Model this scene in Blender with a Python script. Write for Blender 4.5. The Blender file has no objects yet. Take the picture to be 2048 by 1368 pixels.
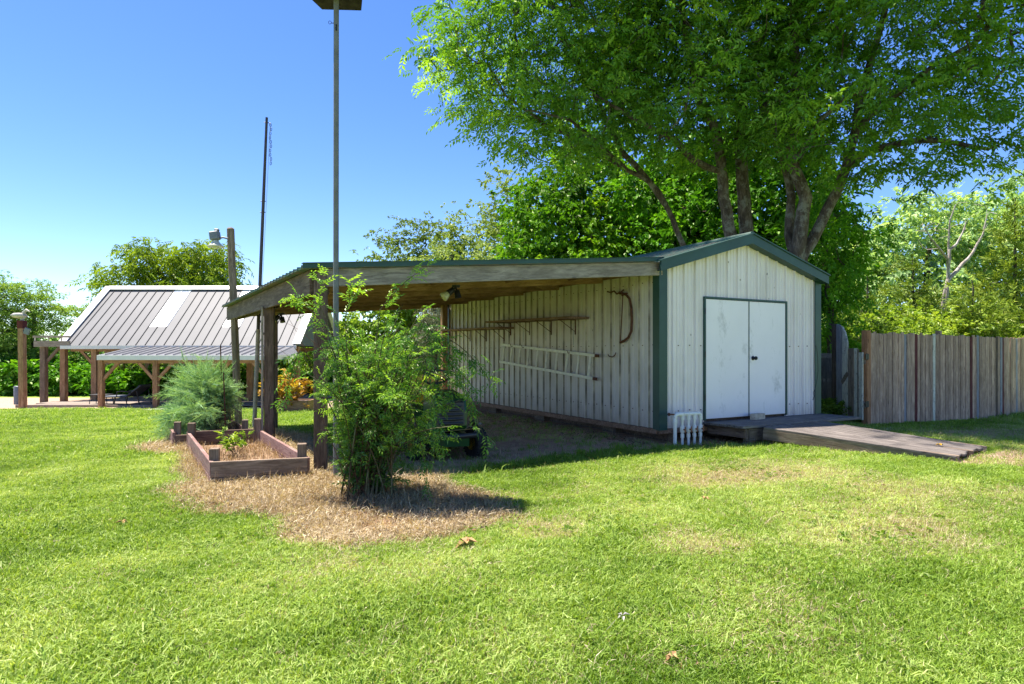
import bpy, math, random
import numpy as np
from mathutils import Vector, Matrix, Euler
R = math.radians
random.seed(7)
rng = np.random.default_rng(11)
scene = bpy.context.scene
COL = scene.collection

# ------------------------------------------------------------------ camera, sky, sun, exposure
CAMZ, F, CX, HY = 1.25, 1250.0, 1024.0, 708.0      # eye height; focal length, centre and horizon in photo pixels
cam_d = bpy.data.cameras.new('camera'); cam = bpy.data.objects.new('camera', cam_d); COL.objects.link(cam)
cam.location = (0, 0, CAMZ); cam.rotation_euler = (R(90), 0, 0)
cam_d.sensor_width = 36.0; cam_d.lens = 36.0 * F / 2048.0; cam_d.shift_y = (HY - 684.0) / 2048.0
cam_d.clip_start = 0.05; cam_d.clip_end = 2000
scene.camera = cam

SUN_DIR = Vector((-0.86, 0.51, 0)).normalized(); SUN_EL = R(70)
world = bpy.data.worlds.new('World'); scene.world = world; world.use_nodes = True
wt = world.node_tree; wt.nodes.clear()
sky = wt.nodes.new('ShaderNodeTexSky'); sky.sky_type = 'NISHITA'; sky.sun_disc = False
sky.sun_elevation = SUN_EL; sky.sun_rotation = math.atan2(SUN_DIR.x, SUN_DIR.y)
sky.altitude = 0; sky.air_density = 0.75; sky.dust_density = 0.2; sky.ozone_density = 0.6
hs = wt.nodes.new('ShaderNodeHueSaturation'); hs.inputs['Saturation'].default_value = 1.30; hs.inputs['Hue'].default_value = 0.512
bg = wt.nodes.new('ShaderNodeBackground'); bg.inputs['Strength'].default_value = 0.059
wo = wt.nodes.new('ShaderNodeOutputWorld')
wt.links.new(sky.outputs[0], hs.inputs['Color']); wt.links.new(hs.outputs[0], bg.inputs['Color']); wt.links.new(bg.outputs[0], wo.inputs['Surface'])
sun_d = bpy.data.lights.new('sun', 'SUN'); sun_d.energy = 3.15; sun_d.angle = R(0.9); sun_d.color = (1.0, 0.92, 0.80)
sun = bpy.data.objects.new('sun', sun_d); COL.objects.link(sun)
sd = Vector((SUN_DIR.x * math.cos(SUN_EL), SUN_DIR.y * math.cos(SUN_EL), math.sin(SUN_EL)))
sun.rotation_euler = sd.to_track_quat('Z', 'Y').to_euler(); sun.location = sd * 30
vs = scene.view_settings; vs.view_transform = 'Standard'; vs.look = 'None'; vs.gamma = 1.0; vs.use_curve_mapping = False
vs.exposure = 2.22
scene.cycles.max_bounces = 8; scene.cycles.transparent_max_bounces = 8; scene.cycles.diffuse_bounces = 6
scene.cycles.use_denoising = True

# ------------------------------------------------------------------ helpers
WM = {}                                   # world matrix of every placed object
def wmat(o): return WM[o.name] if o is not None else Matrix.Identity(4)
def place(o, parent, W):
    COL.objects.link(o); o.parent = parent; WM[o.name] = W.copy()
    o.matrix_basis = wmat(parent).inverted() @ W
    return o
def tag(o, label=None, cat=None, group=None, kind=None):
    if label: o['label'] = label
    if cat: o['category'] = cat
    if group: o['group'] = group
    if kind: o['kind'] = kind
    return o
def thing(name, label, cat, loc, group=None):
    o = bpy.data.objects.new(name, None); o.empty_display_size = 0.2
    place(o, None, Matrix.Translation(Vector(loc))); return tag(o, label, cat, group)
def at(px, py, D): return Vector(((px - CX) / F * D, D, CAMZ - (py - HY) / F * D))
def smooth(e0, e1, x):
    t = np.clip((x - e0) / (e1 - e0), 0, 1); return t * t * (3 - 2 * t)

class MB:
    def __init__(s): s.v = []; s.f = []; s.sm = []; s.mi = []
    def add(s, vs, fs, smooth=False):
        n = len(s.v); s.v += [Vector(v) for v in vs]; s.f += [tuple(i + n for i in f) for f in fs]; s.sm += [smooth] * len(fs); return s
    def box(s, c, size, M=None, ch=0.0):
        vs, fs = chbox(size, ch); T = (M if M is not None else Matrix.Identity(3))
        return s.add([Vector(c) + T @ Vector(v) for v in vs], fs)
    def tube(s, pts, rad, n=8, cap=True, smooth=True):
        pts = [Vector(p) for p in pts]; rad = rad if hasattr(rad, '__len__') else [rad] * len(pts)
        vs, fs = [], []; prev = None
        for i, p in enumerate(pts):
            d = (pts[min(i + 1, len(pts) - 1)] - pts[max(i - 1, 0)]).normalized()
            if prev is None: a = d.orthogonal().normalized()
            else: a = (prev - d * prev.dot(d)); a = a.normalized() if a.length > 1e-6 else d.orthogonal().normalized()
            prev = a; b = d.cross(a)
            for k in range(n):
                t = 2 * math.pi * k / n; vs.append(p + (a * math.cos(t) + b * math.sin(t)) * rad[i])
        for i in range(len(pts) - 1):
            for k in range(n):
                k2 = (k + 1) % n; fs.append((i * n + k, i * n + k2, (i + 1) * n + k2, (i + 1) * n + k))
        s.add(vs, fs, smooth)
        if cap:
            s.add(vs[:n], [tuple(reversed(range(n)))]); s.add(vs[-n:], [tuple(range(n))])
        return s
    def lathe(s, prof, origin=(0, 0, 0), axis=(0, 0, 1), n=16, smooth=True):
        ax = Vector(axis).normalized(); a = ax.orthogonal().normalized(); b = ax.cross(a); o = Vector(origin)
        vs, fs = [], []
        for r, z in prof:
            for k in range(n):
                t = 2 * math.pi * k / n; vs.append(o + ax * z + (a * math.cos(t) + b * math.sin(t)) * r)
        for i in range(len(prof) - 1):
            for k in range(n):
                k2 = (k + 1) % n; fs.append((i * n + k, i * n + k2, (i + 1) * n + k2, (i + 1) * n + k))
        s.add(vs, fs, smooth)
        if prof[0][0] > 1e-4: s.add(vs[:n], [tuple(reversed(range(n)))])
        if prof[-1][0] > 1e-4: s.add(vs[-n:], [tuple(range(n))])
        return s
    def prism(s, poly, z0, z1, M=None):
        n = len(poly); T = M if M is not None else Matrix.Identity(4)
        vs = [T @ Vector((x, y, z0)) for x, y in poly] + [T @ Vector((x, y, z1)) for x, y in poly]
        fs = [tuple(reversed(range(n))), tuple(range(n, 2 * n))] + [(i, (i + 1) % n, n + (i + 1) % n, n + i) for i in range(n)]
        return s.add(vs, fs)
    def build(s, name, mat, parent=None, W=None):
        if W is None:
            if parent is not None: W = Matrix.Translation(wmat(parent).translation)
            else:
                lo = Vector((min(v.x for v in s.v), min(v.y for v in s.v), min(v.z for v in s.v))); hi = Vector((max(v.x for v in s.v), max(v.y for v in s.v), 0))
                W = Matrix.Translation(Vector(((lo.x + hi.x) / 2, (lo.y + hi.y) / 2, lo.z)))
        I = W.inverted(); me = bpy.data.meshes.new(name)
        me.from_pydata([I @ v for v in s.v], [], s.f); me.polygons.foreach_set('use_smooth', s.sm)
        for m_ in (mat if isinstance(mat, (list, tuple)) else [mat]): me.materials.append(m_)
        if s.mi: me.polygons.foreach_set('material_index', s.mi + [0] * (len(s.f) - len(s.mi)))
        me.update()
        return place(bpy.data.objects.new(name, me), parent, W)

def chbox(size, ch):
    hx, hy, hz = size[0] / 2, size[1] / 2, size[2] / 2
    if ch <= 0:
        vs = [(x, y, z) for z in (-hz, hz) for y in (-hy, hy) for x in (-hx, hx)]
        return vs, [(0, 2, 3, 1), (4, 5, 7, 6), (0, 1, 5, 4), (2, 6, 7, 3), (0, 4, 6, 2), (1, 3, 7, 5)]
    c = min(ch, hx * .9, hy * .9, hz * .9); vs = []; idx = {}
    for sx in (-1, 1):
        for sy in (-1, 1):
            for sz in (-1, 1):
                for ax in range(3):
                    p = [sx * (hx - c), sy * (hy - c), sz * (hz - c)]; p[ax] = (sx * hx, sy * hy, sz * hz)[ax]
                    idx[(sx, sy, sz, ax)] = len(vs); vs.append(tuple(p))
    fs = []
    def fix(f):
        ctr = sum((Vector(vs[i]) for i in f), Vector()) / len(f); n = Vector((0, 0, 0))
        for i in range(len(f)):
            a, b = Vector(vs[f[i]]) - ctr, Vector(vs[f[(i + 1) % len(f)]]) - ctr; n += a.cross(b)
        fs.append(tuple(f) if n.dot(ctr) > 0 else tuple(reversed(f)))
    for ax in range(3):
        o1, o2 = [a for a in range(3) if a != ax]
        for sg in (-1, 1):
            q = []
            for a, b in ((-1, -1), (1, -1), (1, 1), (-1, 1)):
                s = [0, 0, 0]; s[ax] = sg; s[o1] = a; s[o2] = b; q.append(idx[(*s, ax)])
            fix(q)
        for a in (-1, 1):
            for b in (-1, 1):
                q = []
                for sg, k in ((-1, o1), (-1, o2), (1, o2), (1, o1)):
                    s = [0, 0, 0]; s[ax] = sg; s[o1] = a; s[o2] = b; q.append(idx[(*s, k)])
                fix(q)
    for sx in (-1, 1):
        for sy in (-1, 1):
            for sz in (-1, 1): fix([idx[(sx, sy, sz, k)] for k in range(3)])
    return vs, fs

_mc = {}
def board(name, p0, p1, w, t, mat, parent=None, up=(0, 0, 1), ch=0.004, label=None):
    """A plank or post: local X runs along it, Y is its width, Z its thickness (facing 'up')."""
    p0, p1 = Vector(p0), Vector(p1); L = (p1 - p0).length; x = (p1 - p0).normalized()
    z = Vector(up); z = (z - x * z.dot(x))
    z = z.normalized() if z.length > 1e-5 else x.orthogonal().normalized()
    y = z.cross(x); key = (round(L, 2), round(w, 4), round(t, 4), ch, mat.name)
    me = _mc.get(key)
    if me is None:
        me = bpy.data.meshes.new(name); vs, fs = chbox((L, w, t), ch); me.from_pydata(vs, [], fs); me.materials.append(mat); _mc[key] = me
    W = Matrix.Translation((p0 + p1) / 2) @ Matrix((x, y, z)).transposed().to_4x4()
    o = place(bpy.data.objects.new(name, me), parent, W)
    if label: o['label'] = label
    return o

def copy_tree(o, W, parent=None):
    kids = list(o.children); c = o.copy(); place(c, parent, W); base = wmat(o)
    for ch in kids: copy_tree(ch, W @ base.inverted() @ wmat(ch), c)
    return c

def bulk(name, V, T, tint, mat, parent=None, loc=None, smooth=False):
    """Many small faces as one mesh. V (n,3) world, T (m,3)."""
    if loc is None: loc = wmat(parent).translation if parent is not None else Vector((float(V[:, 0].mean()), float(V[:, 1].mean()), float(V[:, 2].min())))
    me = bpy.data.meshes.new(name); n, m = len(V), len(T)
    me.vertices.add(n); me.vertices.foreach_set('co', (V - np.array(loc)).astype(np.float32).ravel())
    k = T.shape[1]; me.loops.add(m * k); me.loops.foreach_set('vertex_index', T.astype(np.int32).ravel())
    me.polygons.add(m); me.polygons.foreach_set('loop_start', np.arange(0, m * k, k, dtype=np.int32))
    me.polygons.foreach_set('use_smooth', np.full(m, smooth))
    me.update(calc_edges=True)
    if tint is not None:
        a = me.attributes.new('tint', 'FLOAT', 'POINT'); a.data.foreach_set('value', tint.astype(np.float32))
    me.materials.append(mat)
    return place(bpy.data.objects.new(name, me), parent, Matrix.Translation(Vector(loc)))

def rotm(roll, pitch, yaw):
    cr, sr, cp, sp, cy, sy = np.cos(roll), np.sin(roll), np.cos(pitch), np.sin(pitch), np.cos(yaw), np.sin(yaw)
    M = np.empty((len(yaw), 3, 3))
    M[:, 0, 0] = cy * cp; M[:, 0, 1] = cy * sp * sr - sy * cr; M[:, 0, 2] = cy * sp * cr + sy * sr
    M[:, 1, 0] = sy * cp; M[:, 1, 1] = sy * sp * sr + cy * cr; M[:, 1, 2] = sy * sp * cr - cy * sr
    M[:, 2, 0] = -sp; M[:, 2, 1] = cp * sr; M[:, 2, 2] = cp * cr
    return M
def stamp(protos, P, roll, pitch, yaw, S, tint):
    """Stamps prototypes at points: returns V, T, tint per vertex."""
    pid = rng.integers(0, len(protos), len(P)); Vs, Ts, Cs = [], [], []; off = 0
    for k, (pv, pt, pc) in enumerate(protos):
        m = pid == k; n = int(m.sum())
        if not n: continue
        M = rotm(roll[m], pitch[m], yaw[m]) * S[m][:, None, None]
        V = np.einsum('nij,vj->nvi', M, pv) + P[m][:, None, :]
        Vs.append(V.reshape(-1, 3)); Ts.append((pt[None] + (np.arange(n) * len(pv))[:, None, None]).reshape(-1, 3) + off)
        Cs.append((tint[m][:, None] + pc[None]).ravel()); off += n * len(pv)
    return np.concatenate(Vs), np.concatenate(Ts), np.clip(np.concatenate(Cs), 0, 1)

# ------------------------------------------------------------------ leaf prototypes (verts, tris, tint offset)
def leaf(base, d, nrm, L, W, fold=.25, curl=.12):
    d = np.array(d, float); d /= np.linalg.norm(d); nrm = np.array(nrm, float); nrm -= d * nrm.dot(d); nrm /= np.linalg.norm(nrm); s = np.cross(d, nrm)
    b = np.array(base, float)
    return [b, b + d * L * .45 + s * W / 2 + nrm * W * fold, b + d * L - nrm * L * curl, b + d * L * .45 - s * W / 2 + nrm * W * fold]
def pack(leaves, tv=.12, seed=0):
    r = np.random.default_rng(seed); V, T, C = [], [], []
    for q in leaves:
        n = len(V); V += q; T += [(n, n + 1, n + 2), (n, n + 2, n + 3)]; C += [r.normal(0, tv)] * 4
    return np.array(V), np.array(T), np.array(C)
def sprig_pinnate(n=5, L=.32, ll=.10, lw=.034, seed=0, droop=.25):
    r = np.random.default_rng(seed); out = []
    for i in range(n):
        t = .15 + .85 * i / n; z = -droop * L * t * t
        for s in (-1, 1):
            a = R(r.uniform(42, 68)); out.append(leaf((L * t, 0, z), (math.cos(a), s * math.sin(a), -r.uniform(-.05, .5)), (r.normal(0, .3), r.normal(0, .3), 1), ll * r.uniform(.7, 1.2), lw * r.uniform(.8, 1.15)))
    out.append(leaf((L, 0, -droop * L), (1, r.normal(0, .2), -.5), (0, 0, 1), ll, lw)); return pack(out, .09, seed)
def sprig_bunch(n=9, L=.22, ll=.09, lw=.05, seed=0, up=.3):
    r = np.random.default_rng(seed); out = []
    for i in range(n):
        t = r.uniform(.1, 1) * L; a = r.uniform(-1.5, 1.5)
        out.append(leaf((t, r.normal(0, L * .14), r.normal(0, L * .12)), (math.cos(a), math.sin(a), r.uniform(-.6, up)), (r.normal(0, .4), r.normal(0, .4), 1), ll * r.uniform(.7, 1.2), lw))
    return pack(out, .1, seed)
def sprig_scale(n=16, L=.3, seed=0, w=.022):
    r = np.random.default_rng(seed); out = []
    for i in range(n):
        t = r.uniform(0, 1) * L; a = r.uniform(0, 6.28)
        out.append(leaf((t, 0, 0), (1.0, .8 * math.cos(a), .8 * math.sin(a)), (math.sin(a), .3, math.cos(a)), L * r.uniform(.25, .5), w))
    return pack(out, .12, seed)
def sprig_hair(n=34, L=.3, seed=0):
    r = np.random.default_rng(seed); out = []
    for i in range(n):
        t = (i + .5) / n; a = r.uniform(0, 6.28)
        out.append(leaf((L * t, 0, -L * .2 * t * t), (.9, .9 * math.cos(a), .9 * math.sin(a)), (math.sin(a), .3, math.cos(a)), L * .3 * (1.1 - t * .7), .0035))
    out.append(leaf((0, 0, 0), (1, 0, -.1), (0, 0, 1), L, .005)); return pack(out, .12, seed)

# ------------------------------------------------------------------ branching skeletons
class Skel:
    def __init__(s): s.P = []; s.par = []; s.paths = []; s.rmax = []; s.w = []
    def trunk(s, pts, r0, r1, attach=-1, step=.3):
        pts = [np.array(p, float) for p in pts]; dense = [pts[0]]
        for a, b in zip(pts[:-1], pts[1:]):
            k = max(1, int(np.linalg.norm(b - a) / step))
            for i in range(1, k + 1):
                dense.append(a + (b - a) * i / k + rng.normal(0, .012, 3))
        n = len(dense); ids = []; prev = attach
        for i, p in enumerate(dense):
            s.P.append(p); s.par.append(prev); s.rmax.append(r0 + (r1 - r0) * i / (n - 1)); s.w.append(0); prev = len(s.P) - 1; ids.append(prev)
        s.paths.append(([attach] if attach >= 0 else []) + ids); s.ntrunk = len(s.paths); return ids
    def grow(s, A, up=.35, step=.3, wig=.05, minz=None):
        nt = len(s.P); order = None; P = np.zeros((nt + len(A) * 16 + 16, 3)); P[:nt] = np.array(s.P); n = nt
        d0 = np.array([np.min(np.linalg.norm(P[:nt] - a, axis=1)) for a in A]); s.tips = []
        for ai in np.argsort(d0):
            a = A[ai]; ok = P[:n]; dd = np.linalg.norm(ok - a, axis=1) + up * np.maximum(0, ok[:, 2] - a[2] + .25 * dd_(ok, a))
            if minz is not None: dd = dd + (ok[:, 2] < minz) * 50
            j = int(np.argmin(dd)); p0 = P[j]; d = np.linalg.norm(a - p0)
            if d < .08: s.tips.append((ai, j)); continue
            pj = s.par[j]; dirp = (p0 - P[pj]) if pj >= 0 else np.array([0, 0, 1.]); dirp = dirp / (np.linalg.norm(dirp) + 1e-9)
            c = p0 + dirp * d * .35 + np.array([0, 0, .12 * d]); k = min(14, max(2, int(d / step))); prev = j; path = [j]
            for i in range(1, k + 1):
                t = i / k; q = (1 - t) ** 2 * p0 + 2 * t * (1 - t) * c + t * t * a + (rng.normal(0, wig * min(d, 1), 3) if i < k else 0)
                P[n] = q; s.par.append(prev); s.rmax.append(1e9); s.w.append(0); prev = n; path.append(n); n += 1
            s.paths.append(path); s.tips.append((ai, prev))
        s.PP = P[:n]
        for _, j in s.tips:
            while j >= 0: s.w[j] += 1; j = s.par[j]
    def mesh(s, mb, rt=.006, ex=.45, n=5):
        w = np.maximum(np.array(s.w), 1)
        rad = np.minimum(rt * w ** ex, np.array(s.rmax))
        for k, path in enumerate(s.paths):
            rr = [rad[i] for i in path]
            if k < s.ntrunk: rr = [s.rmax[i] for i in path]; m = 10
            else:
                rr[0] = min(rr[0], rr[1] * 1.15); m = n if rr[0] > .02 else 3
            if k < s.ntrunk and path[0] >= 0 and len(rr) > 1: rr[0] = rr[1]
            mb.tube([s.PP[i] for i in path], rr, m, cap=False)
def dd_(ok, a): return np.hypot(ok[:, 0] - a[0], ok[:, 1] - a[1])

def blob_points(blobs, spacing, shell=.45):
    """Cluster centres spread through ellipsoids, at least 'spacing' apart, thinner towards the middle."""
    pts = []
    for (c, r) in blobs:
        c = np.array(c); r = np.array(r, float); vol = 4.19 * r[0] * r[1] * r[2]; n = int(vol / spacing ** 3 * 1.6)
        u = rng.normal(0, 1, (n, 3)); u /= np.linalg.norm(u, axis=1)[:, None]; q = rng.uniform(shell ** 3, 1, n) ** (1 / 3)
        pts.append(c + u * q[:, None] * r * (1 + .10 * np.sin(u[:, :1] * 5 + c[0]) + .10 * np.sin(u[:, 2:] * 7 + c[1])))
    P = np.concatenate(pts); rng.shuffle(P); cell = {}; keep = []
    for p in P:
        k = tuple((p // spacing).astype(int)); ok = True
        for dx in (-1, 0, 1):
            for dy in (-1, 0, 1):
                for dz in (-1, 0, 1):
                    for q in cell.get((k[0] + dx, k[1] + dy, k[2] + dz), ()):
                        if (q[0] - p[0]) ** 2 + (q[1] - p[1]) ** 2 + (q[2] - p[2]) ** 2 < spacing ** 2: ok = False
        if ok: cell.setdefault(k, []).append(p); keep.append(p)
    return np.array(keep)

def leaves_round(A, per, sig, center, droop=(.0, .6), s=(.8, 1.2), tint=.45, tvar=.12, radial=.6):
    n = len(A) * per; base = np.repeat(A, per, 0); P = base + rng.normal(0, 1, (n, 3)) * np.array(sig)
    out = base - np.array(center); yaw = np.arctan2(out[:, 1], out[:, 0]) + rng.normal(0, 1 / max(radial, .05), n)
    pitch = rng.uniform(droop[0], droop[1], n); roll = rng.normal(0, .45, n); S = rng.uniform(s[0], s[1], n)
    ct = np.repeat(rng.normal(0, tvar, len(A)), per)
    return P, roll, pitch, yaw, S, tint + ct + rng.normal(0, .06, n)

def tree(name, label, base, trunks, blobs, spacing, per, sig, protos, leafmat, barkmat, group=None, droop=(0, .6), s=(.8, 1.2),
         tint=.45, tvar=.12, rt=.007, shell=.45, extra=None, up=.35, step=.35, cat='tree', part='crown', keep=None, wood='trunk'):
    root = thing(name, label, cat, base, group); sk = Skel(); pt = []
    for tr in trunks:
        att = -1
        if len(tr) > 3:
            att = pt[tr[3][0]][int(tr[3][1] * (len(pt[tr[3][0]]) - 1))]
        pt.append(sk.trunk(tr[0], tr[1], tr[2], att))
    A = blob_points(blobs, spacing, shell)
    if keep is not None: A = A[keep(A)]
    if extra is not None: A = np.concatenate([A, np.array(extra)])
    sk.grow(A, up=up, step=step); mb = MB(); sk.mesh(mb, rt=rt); mb.build(wood, barkmat, root)
    cen = np.mean(A, 0); P, ro, pi, ya, S, ti = leaves_round(A, per, sig, cen, droop, s, tint, tvar)
    V, T, C = stamp(protos, P, ro, pi, ya, S, ti); bulk(part, V, T, C, leafmat, root)
    return root
# ------------------------------------------------------------------ materials
class NT:
    def __init__(s, name, rough=.8, spec=.3):
        s.m = bpy.data.materials.new(name); s.m.use_nodes = True; s.t = s.m.node_tree; s.t.nodes.clear()
        s.out = s.n('ShaderNodeOutputMaterial'); s.b = s.n('ShaderNodeBsdfPrincipled'); s.b.inputs['Roughness'].default_value = rough
        s.b.inputs['Specular IOR Level'].default_value = spec; s.t.links.new(s.b.outputs[0], s.out.inputs['Surface'])
    def n(s, ty, **kw):
        x = s.t.nodes.new(ty)
        for k, v in kw.items(): setattr(x, k, v)
        return x
    def set(s, sock, v):
        if hasattr(v, 'is_linked') or isinstance(v, bpy.types.NodeSocket): s.t.links.new(v, sock)
        elif isinstance(v, (tuple, list)) and len(v) == 3 and sock.type == 'RGBA': sock.default_value = (*v, 1)
        else: sock.default_value = v
    def coord(s, out='Object', scale=(1, 1, 1), rand=False, loc=(0, 0, 0)):
        tc = s.n('ShaderNodeTexCoord').outputs[out]
        if rand:
            oi = s.n('ShaderNodeObjectInfo'); mu = s.n('ShaderNodeVectorMath', operation='SCALE'); cb = s.n('ShaderNodeCombineXYZ')
            s.set(cb.inputs[0], oi.outputs['Random']); cb.inputs[1].default_value = .37; s.set(cb.inputs[2], oi.outputs['Random'])
            s.set(mu.inputs[0], cb.outputs[0]); mu.inputs['Scale'].default_value = 37.0
            ad = s.n('ShaderNodeVectorMath', operation='ADD'); s.set(ad.inputs[0], tc); s.set(ad.inputs[1], mu.outputs[0]); tc = ad.outputs[0]
        mp = s.n('ShaderNodeMapping'); s.set(mp.inputs['Vector'], tc); mp.inputs['Scale'].default_value = scale; mp.inputs['Location'].default_value = loc
        return mp.outputs[0]
    def noise(s, vec, scale=5, detail=4, rough=.6, dist=0.0):
        x = s.n('ShaderNodeTexNoise'); s.set(x.inputs['Vector'], vec); x.inputs['Scale'].default_value = scale; x.inputs['Detail'].default_value = detail
        x.inputs['Roughness'].default_value = rough; x.inputs['Distortion'].default_value = dist; return x.outputs['Fac']
    def voro(s, vec, scale=5, out='Distance', rnd=1.0):
        x = s.n('ShaderNodeTexVoronoi'); s.set(x.inputs['Vector'], vec); x.inputs['Scale'].default_value = scale; x.inputs['Randomness'].default_value = rnd; return x.outputs[out]
    def ramp(s, f, stops):
        x = s.n('ShaderNodeValToRGB'); s.set(x.inputs['Fac'], f); e = x.color_ramp.elements
        while len(e) < len(stops): e.new(.5)
        for el, (p, c) in zip(e, stops): el.position = p; el.color = (*c, 1) if isinstance(c, (tuple, list)) else (c, c, c, 1)
        return x.outputs[0]
    def mix(s, f, a, b, mode='MIX'):
        x = s.n('ShaderNodeMix', data_type='RGBA', blend_type=mode); s.set(x.inputs[0], f); s.set(x.inputs[6], a); s.set(x.inputs[7], b); return x.outputs[2]
    def math(s, op, a, b=0.0, clamp=False):
        x = s.n('ShaderNodeMath', operation=op, use_clamp=clamp); s.set(x.inputs[0], a); s.set(x.inputs[1], b); return x.outputs[0]
    def rnd(s): return s.n('ShaderNodeObjectInfo').outputs['Random']
    def bump(s, h, strength=.3, dist=.01):
        x = s.n('ShaderNodeBump'); s.set(x.inputs['Height'], h); x.inputs['Strength'].default_value = strength; x.inputs['Distance'].default_value = dist
        s.t.links.new(x.outputs[0], s.b.inputs['Normal']); return x
    def color(s, c): s.set(s.b.inputs['Base Color'], c); return s.m

def wood(name, dark, light, rv=.35, grain=14, rough=.85, knots=True, chip=None, sheen=.25, bstr=.5):
    k = NT(name, rough, sheen); v = k.coord('Object', (1.3, grain, grain), rand=True)
    n1 = k.noise(v, 2.2, 6, .65, 1.2); v2 = k.coord('Object', (2, 3, 3), rand=True); n2 = k.noise(v2, 1.6, 3, .55)
    vf = k.coord('Object', (6, grain * 7, grain * 7), rand=True); n3 = k.noise(vf, 3, 3, .7)
    g = k.math('ADD', k.math('MULTIPLY', n1, .75), k.math('MULTIPLY', n3, .35))
    c = k.ramp(g, [(.34, tuple(x * .55 for x in dark)), (.45, dark), (.66, light), (.8, tuple(min(1, x * 1.12) for x in light))])
    c = k.mix(k.ramp(n2, [(.42, 0), (.68, 1)]), c, k.mix(.6, c, dark), 'MIX')
    if knots:
        kd = k.voro(k.coord('Object', (1.6, 5, 5), rand=True), 1.3); c = k.mix(k.ramp(kd, [(.04, .85), (.11, 0)]), c, tuple(x * .35 for x in dark))
    if chip is not None:
        ch = k.noise(k.coord('Object', (3, 12, 12), rand=True), 3, 6, .75); c = k.mix(k.ramp(ch, [(.56, 0), (.60, 1)]), c, chip)
    t = k.math('ADD', 1 - rv / 2, k.math('MULTIPLY', k.rnd(), rv)); c = k.mix(1.0, c, k.n('ShaderNodeCombineXYZ').outputs[0], 'MIX') if False else c
    cb = k.n('ShaderNodeCombineXYZ'); [k.set(cb.inputs[i], t) for i in range(3)]
    c = k.mix(1.0, c, cb.outputs[0], 'MULTIPLY'); k.bump(k.math('ADD', g, k.math('MULTIPLY', n2, .4)), bstr, .006); return k.color(c)
def plain(name, col, rough=.5, metal=0, spec=.4, var=.25, scale=8, bump=.1, wear=None):
    k = NT(name, rough, spec); k.b.inputs['Metallic'].default_value = metal; v = k.coord('Object'); n = k.noise(v, scale, 5, .6)
    c = k.ramp(n, [(.3, tuple(x * (1 - var) for x in col)), (.7, tuple(min(1, x * (1 + var)) for x in col))])
    if wear: c = k.mix(k.ramp(k.noise(v, scale * 2.3, 6, .75), [(.58, 0), (.66, 1)]), c, wear)
    k.bump(n, bump, .004); return k.color(c)
def leafm(name, c0, c1, c2, inst=False, trans=.45, hue=.0, rough=.45, gloss=.06):
    k = NT(name); k.t.nodes.remove(k.b)
    a = k.n('ShaderNodeAttribute', attribute_name='tint', attribute_type='INSTANCER' if inst else 'GEOMETRY')
    c = k.ramp(a.outputs['Fac'], [(.1, c0), (.5, c1), (.95, c2)])
    d = k.n('ShaderNodeBsdfDiffuse'); k.set(d.inputs[0], c); tr = k.n('ShaderNodeBsdfTranslucent')
    ct = k.mix(1.0, c, (1.35, 1.25, .55), 'MULTIPLY'); k.set(tr.inputs[0], ct)
    g = k.n('ShaderNodeBsdfGlossy'); g.inputs['Roughness'].default_value = rough; g.inputs[0].default_value = (1, .97, .8, 1)
    m1 = k.n('ShaderNodeMixShader'); m1.inputs[0].default_value = trans; k.t.links.new(d.outputs[0], m1.inputs[1]); k.t.links.new(tr.outputs[0], m1.inputs[2])
    m2 = k.n('ShaderNodeMixShader'); m2.inputs[0].default_value = gloss; k.t.links.new(m1.outputs[0], m2.inputs[1]); k.t.links.new(g.outputs[0], m2.inputs[2])
    k.t.links.new(m2.outputs[0], k.out.inputs['Surface']); return k.m
def bark(name, a, b, lichen=(.30, .31, .27), scale=9):
    k = NT(name, .95, .1); v = k.coord('Object', (1, 1, .28)); n = k.noise(v, scale, 7, .7, .8); l = k.noise(k.coord('Object', (1, 1, .8)), 4.5, 5, .75)
    c = k.ramp(n, [(.32, tuple(x * .5 for x in a)), (.5, a), (.7, b)]); c = k.mix(k.ramp(l, [(.5, 0), (.6, .85)]), c, lichen); k.bump(n, .9, .03); return k.color(c)

M = {}
M['fascia'] = wood('weathered_grey_wood', (.20, .165, .135), (.42, .36, .30), .2, 9)
M['brown'] = wood('brown_weathered_wood', (.075, .048, .035), (.20, .14, .105), .35, 12)
M['greybrown'] = wood('grey_brown_wood', (.12, .085, .062), (.29, .22, .165), .45, 12)
M['ceil'] = wood('unpainted_roof_timber', (.17, .095, .05), (.36, .215, .12), .35, 10)
M['cedar'] = wood('orange_brown_timber', (.22, .115, .06), (.45, .27, .155), .3, 10)
M['red'] = wood('faded_red_painted_wood', (.17, .09, .08), (.31, .20, .175), .25, 10, chip=(.22, .15, .12))
M['darkred'] = wood('dark_red_painted_wood', (.085, .018, .018), (.15, .04, .036), .2, 8, knots=False)
M['bluegrey'] = wood('blue_grey_painted_wood', (.20, .19, .20), (.32, .31, .325), .15, 8, knots=False)
M['whitewood'] = wood('white_painted_wood', (.50, .46, .37), (.70, .66, .54), .1, 8, chip=(.22, .18, .14))
M['fence'] = wood('fence_board_wood', (.27, .17, .115), (.58, .40, .285), .55, 12)
M['deck'] = wood('grey_deck_wood', (.085, .072, .066), (.215, .188, .172), .35, 11)
M['decksun'] = wood('pale_deck_wood', (.17, .135, .11), (.29, .24, .205), .25, 8)
M['newpost'] = wood('new_treated_post_wood', (.22, .10, .045), (.42, .215, .11), .1, 10)
M['shelf'] = wood('dusty_shelf_wood', (.15, .085, .055), (.30, .185, .13), .3, 10)

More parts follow.
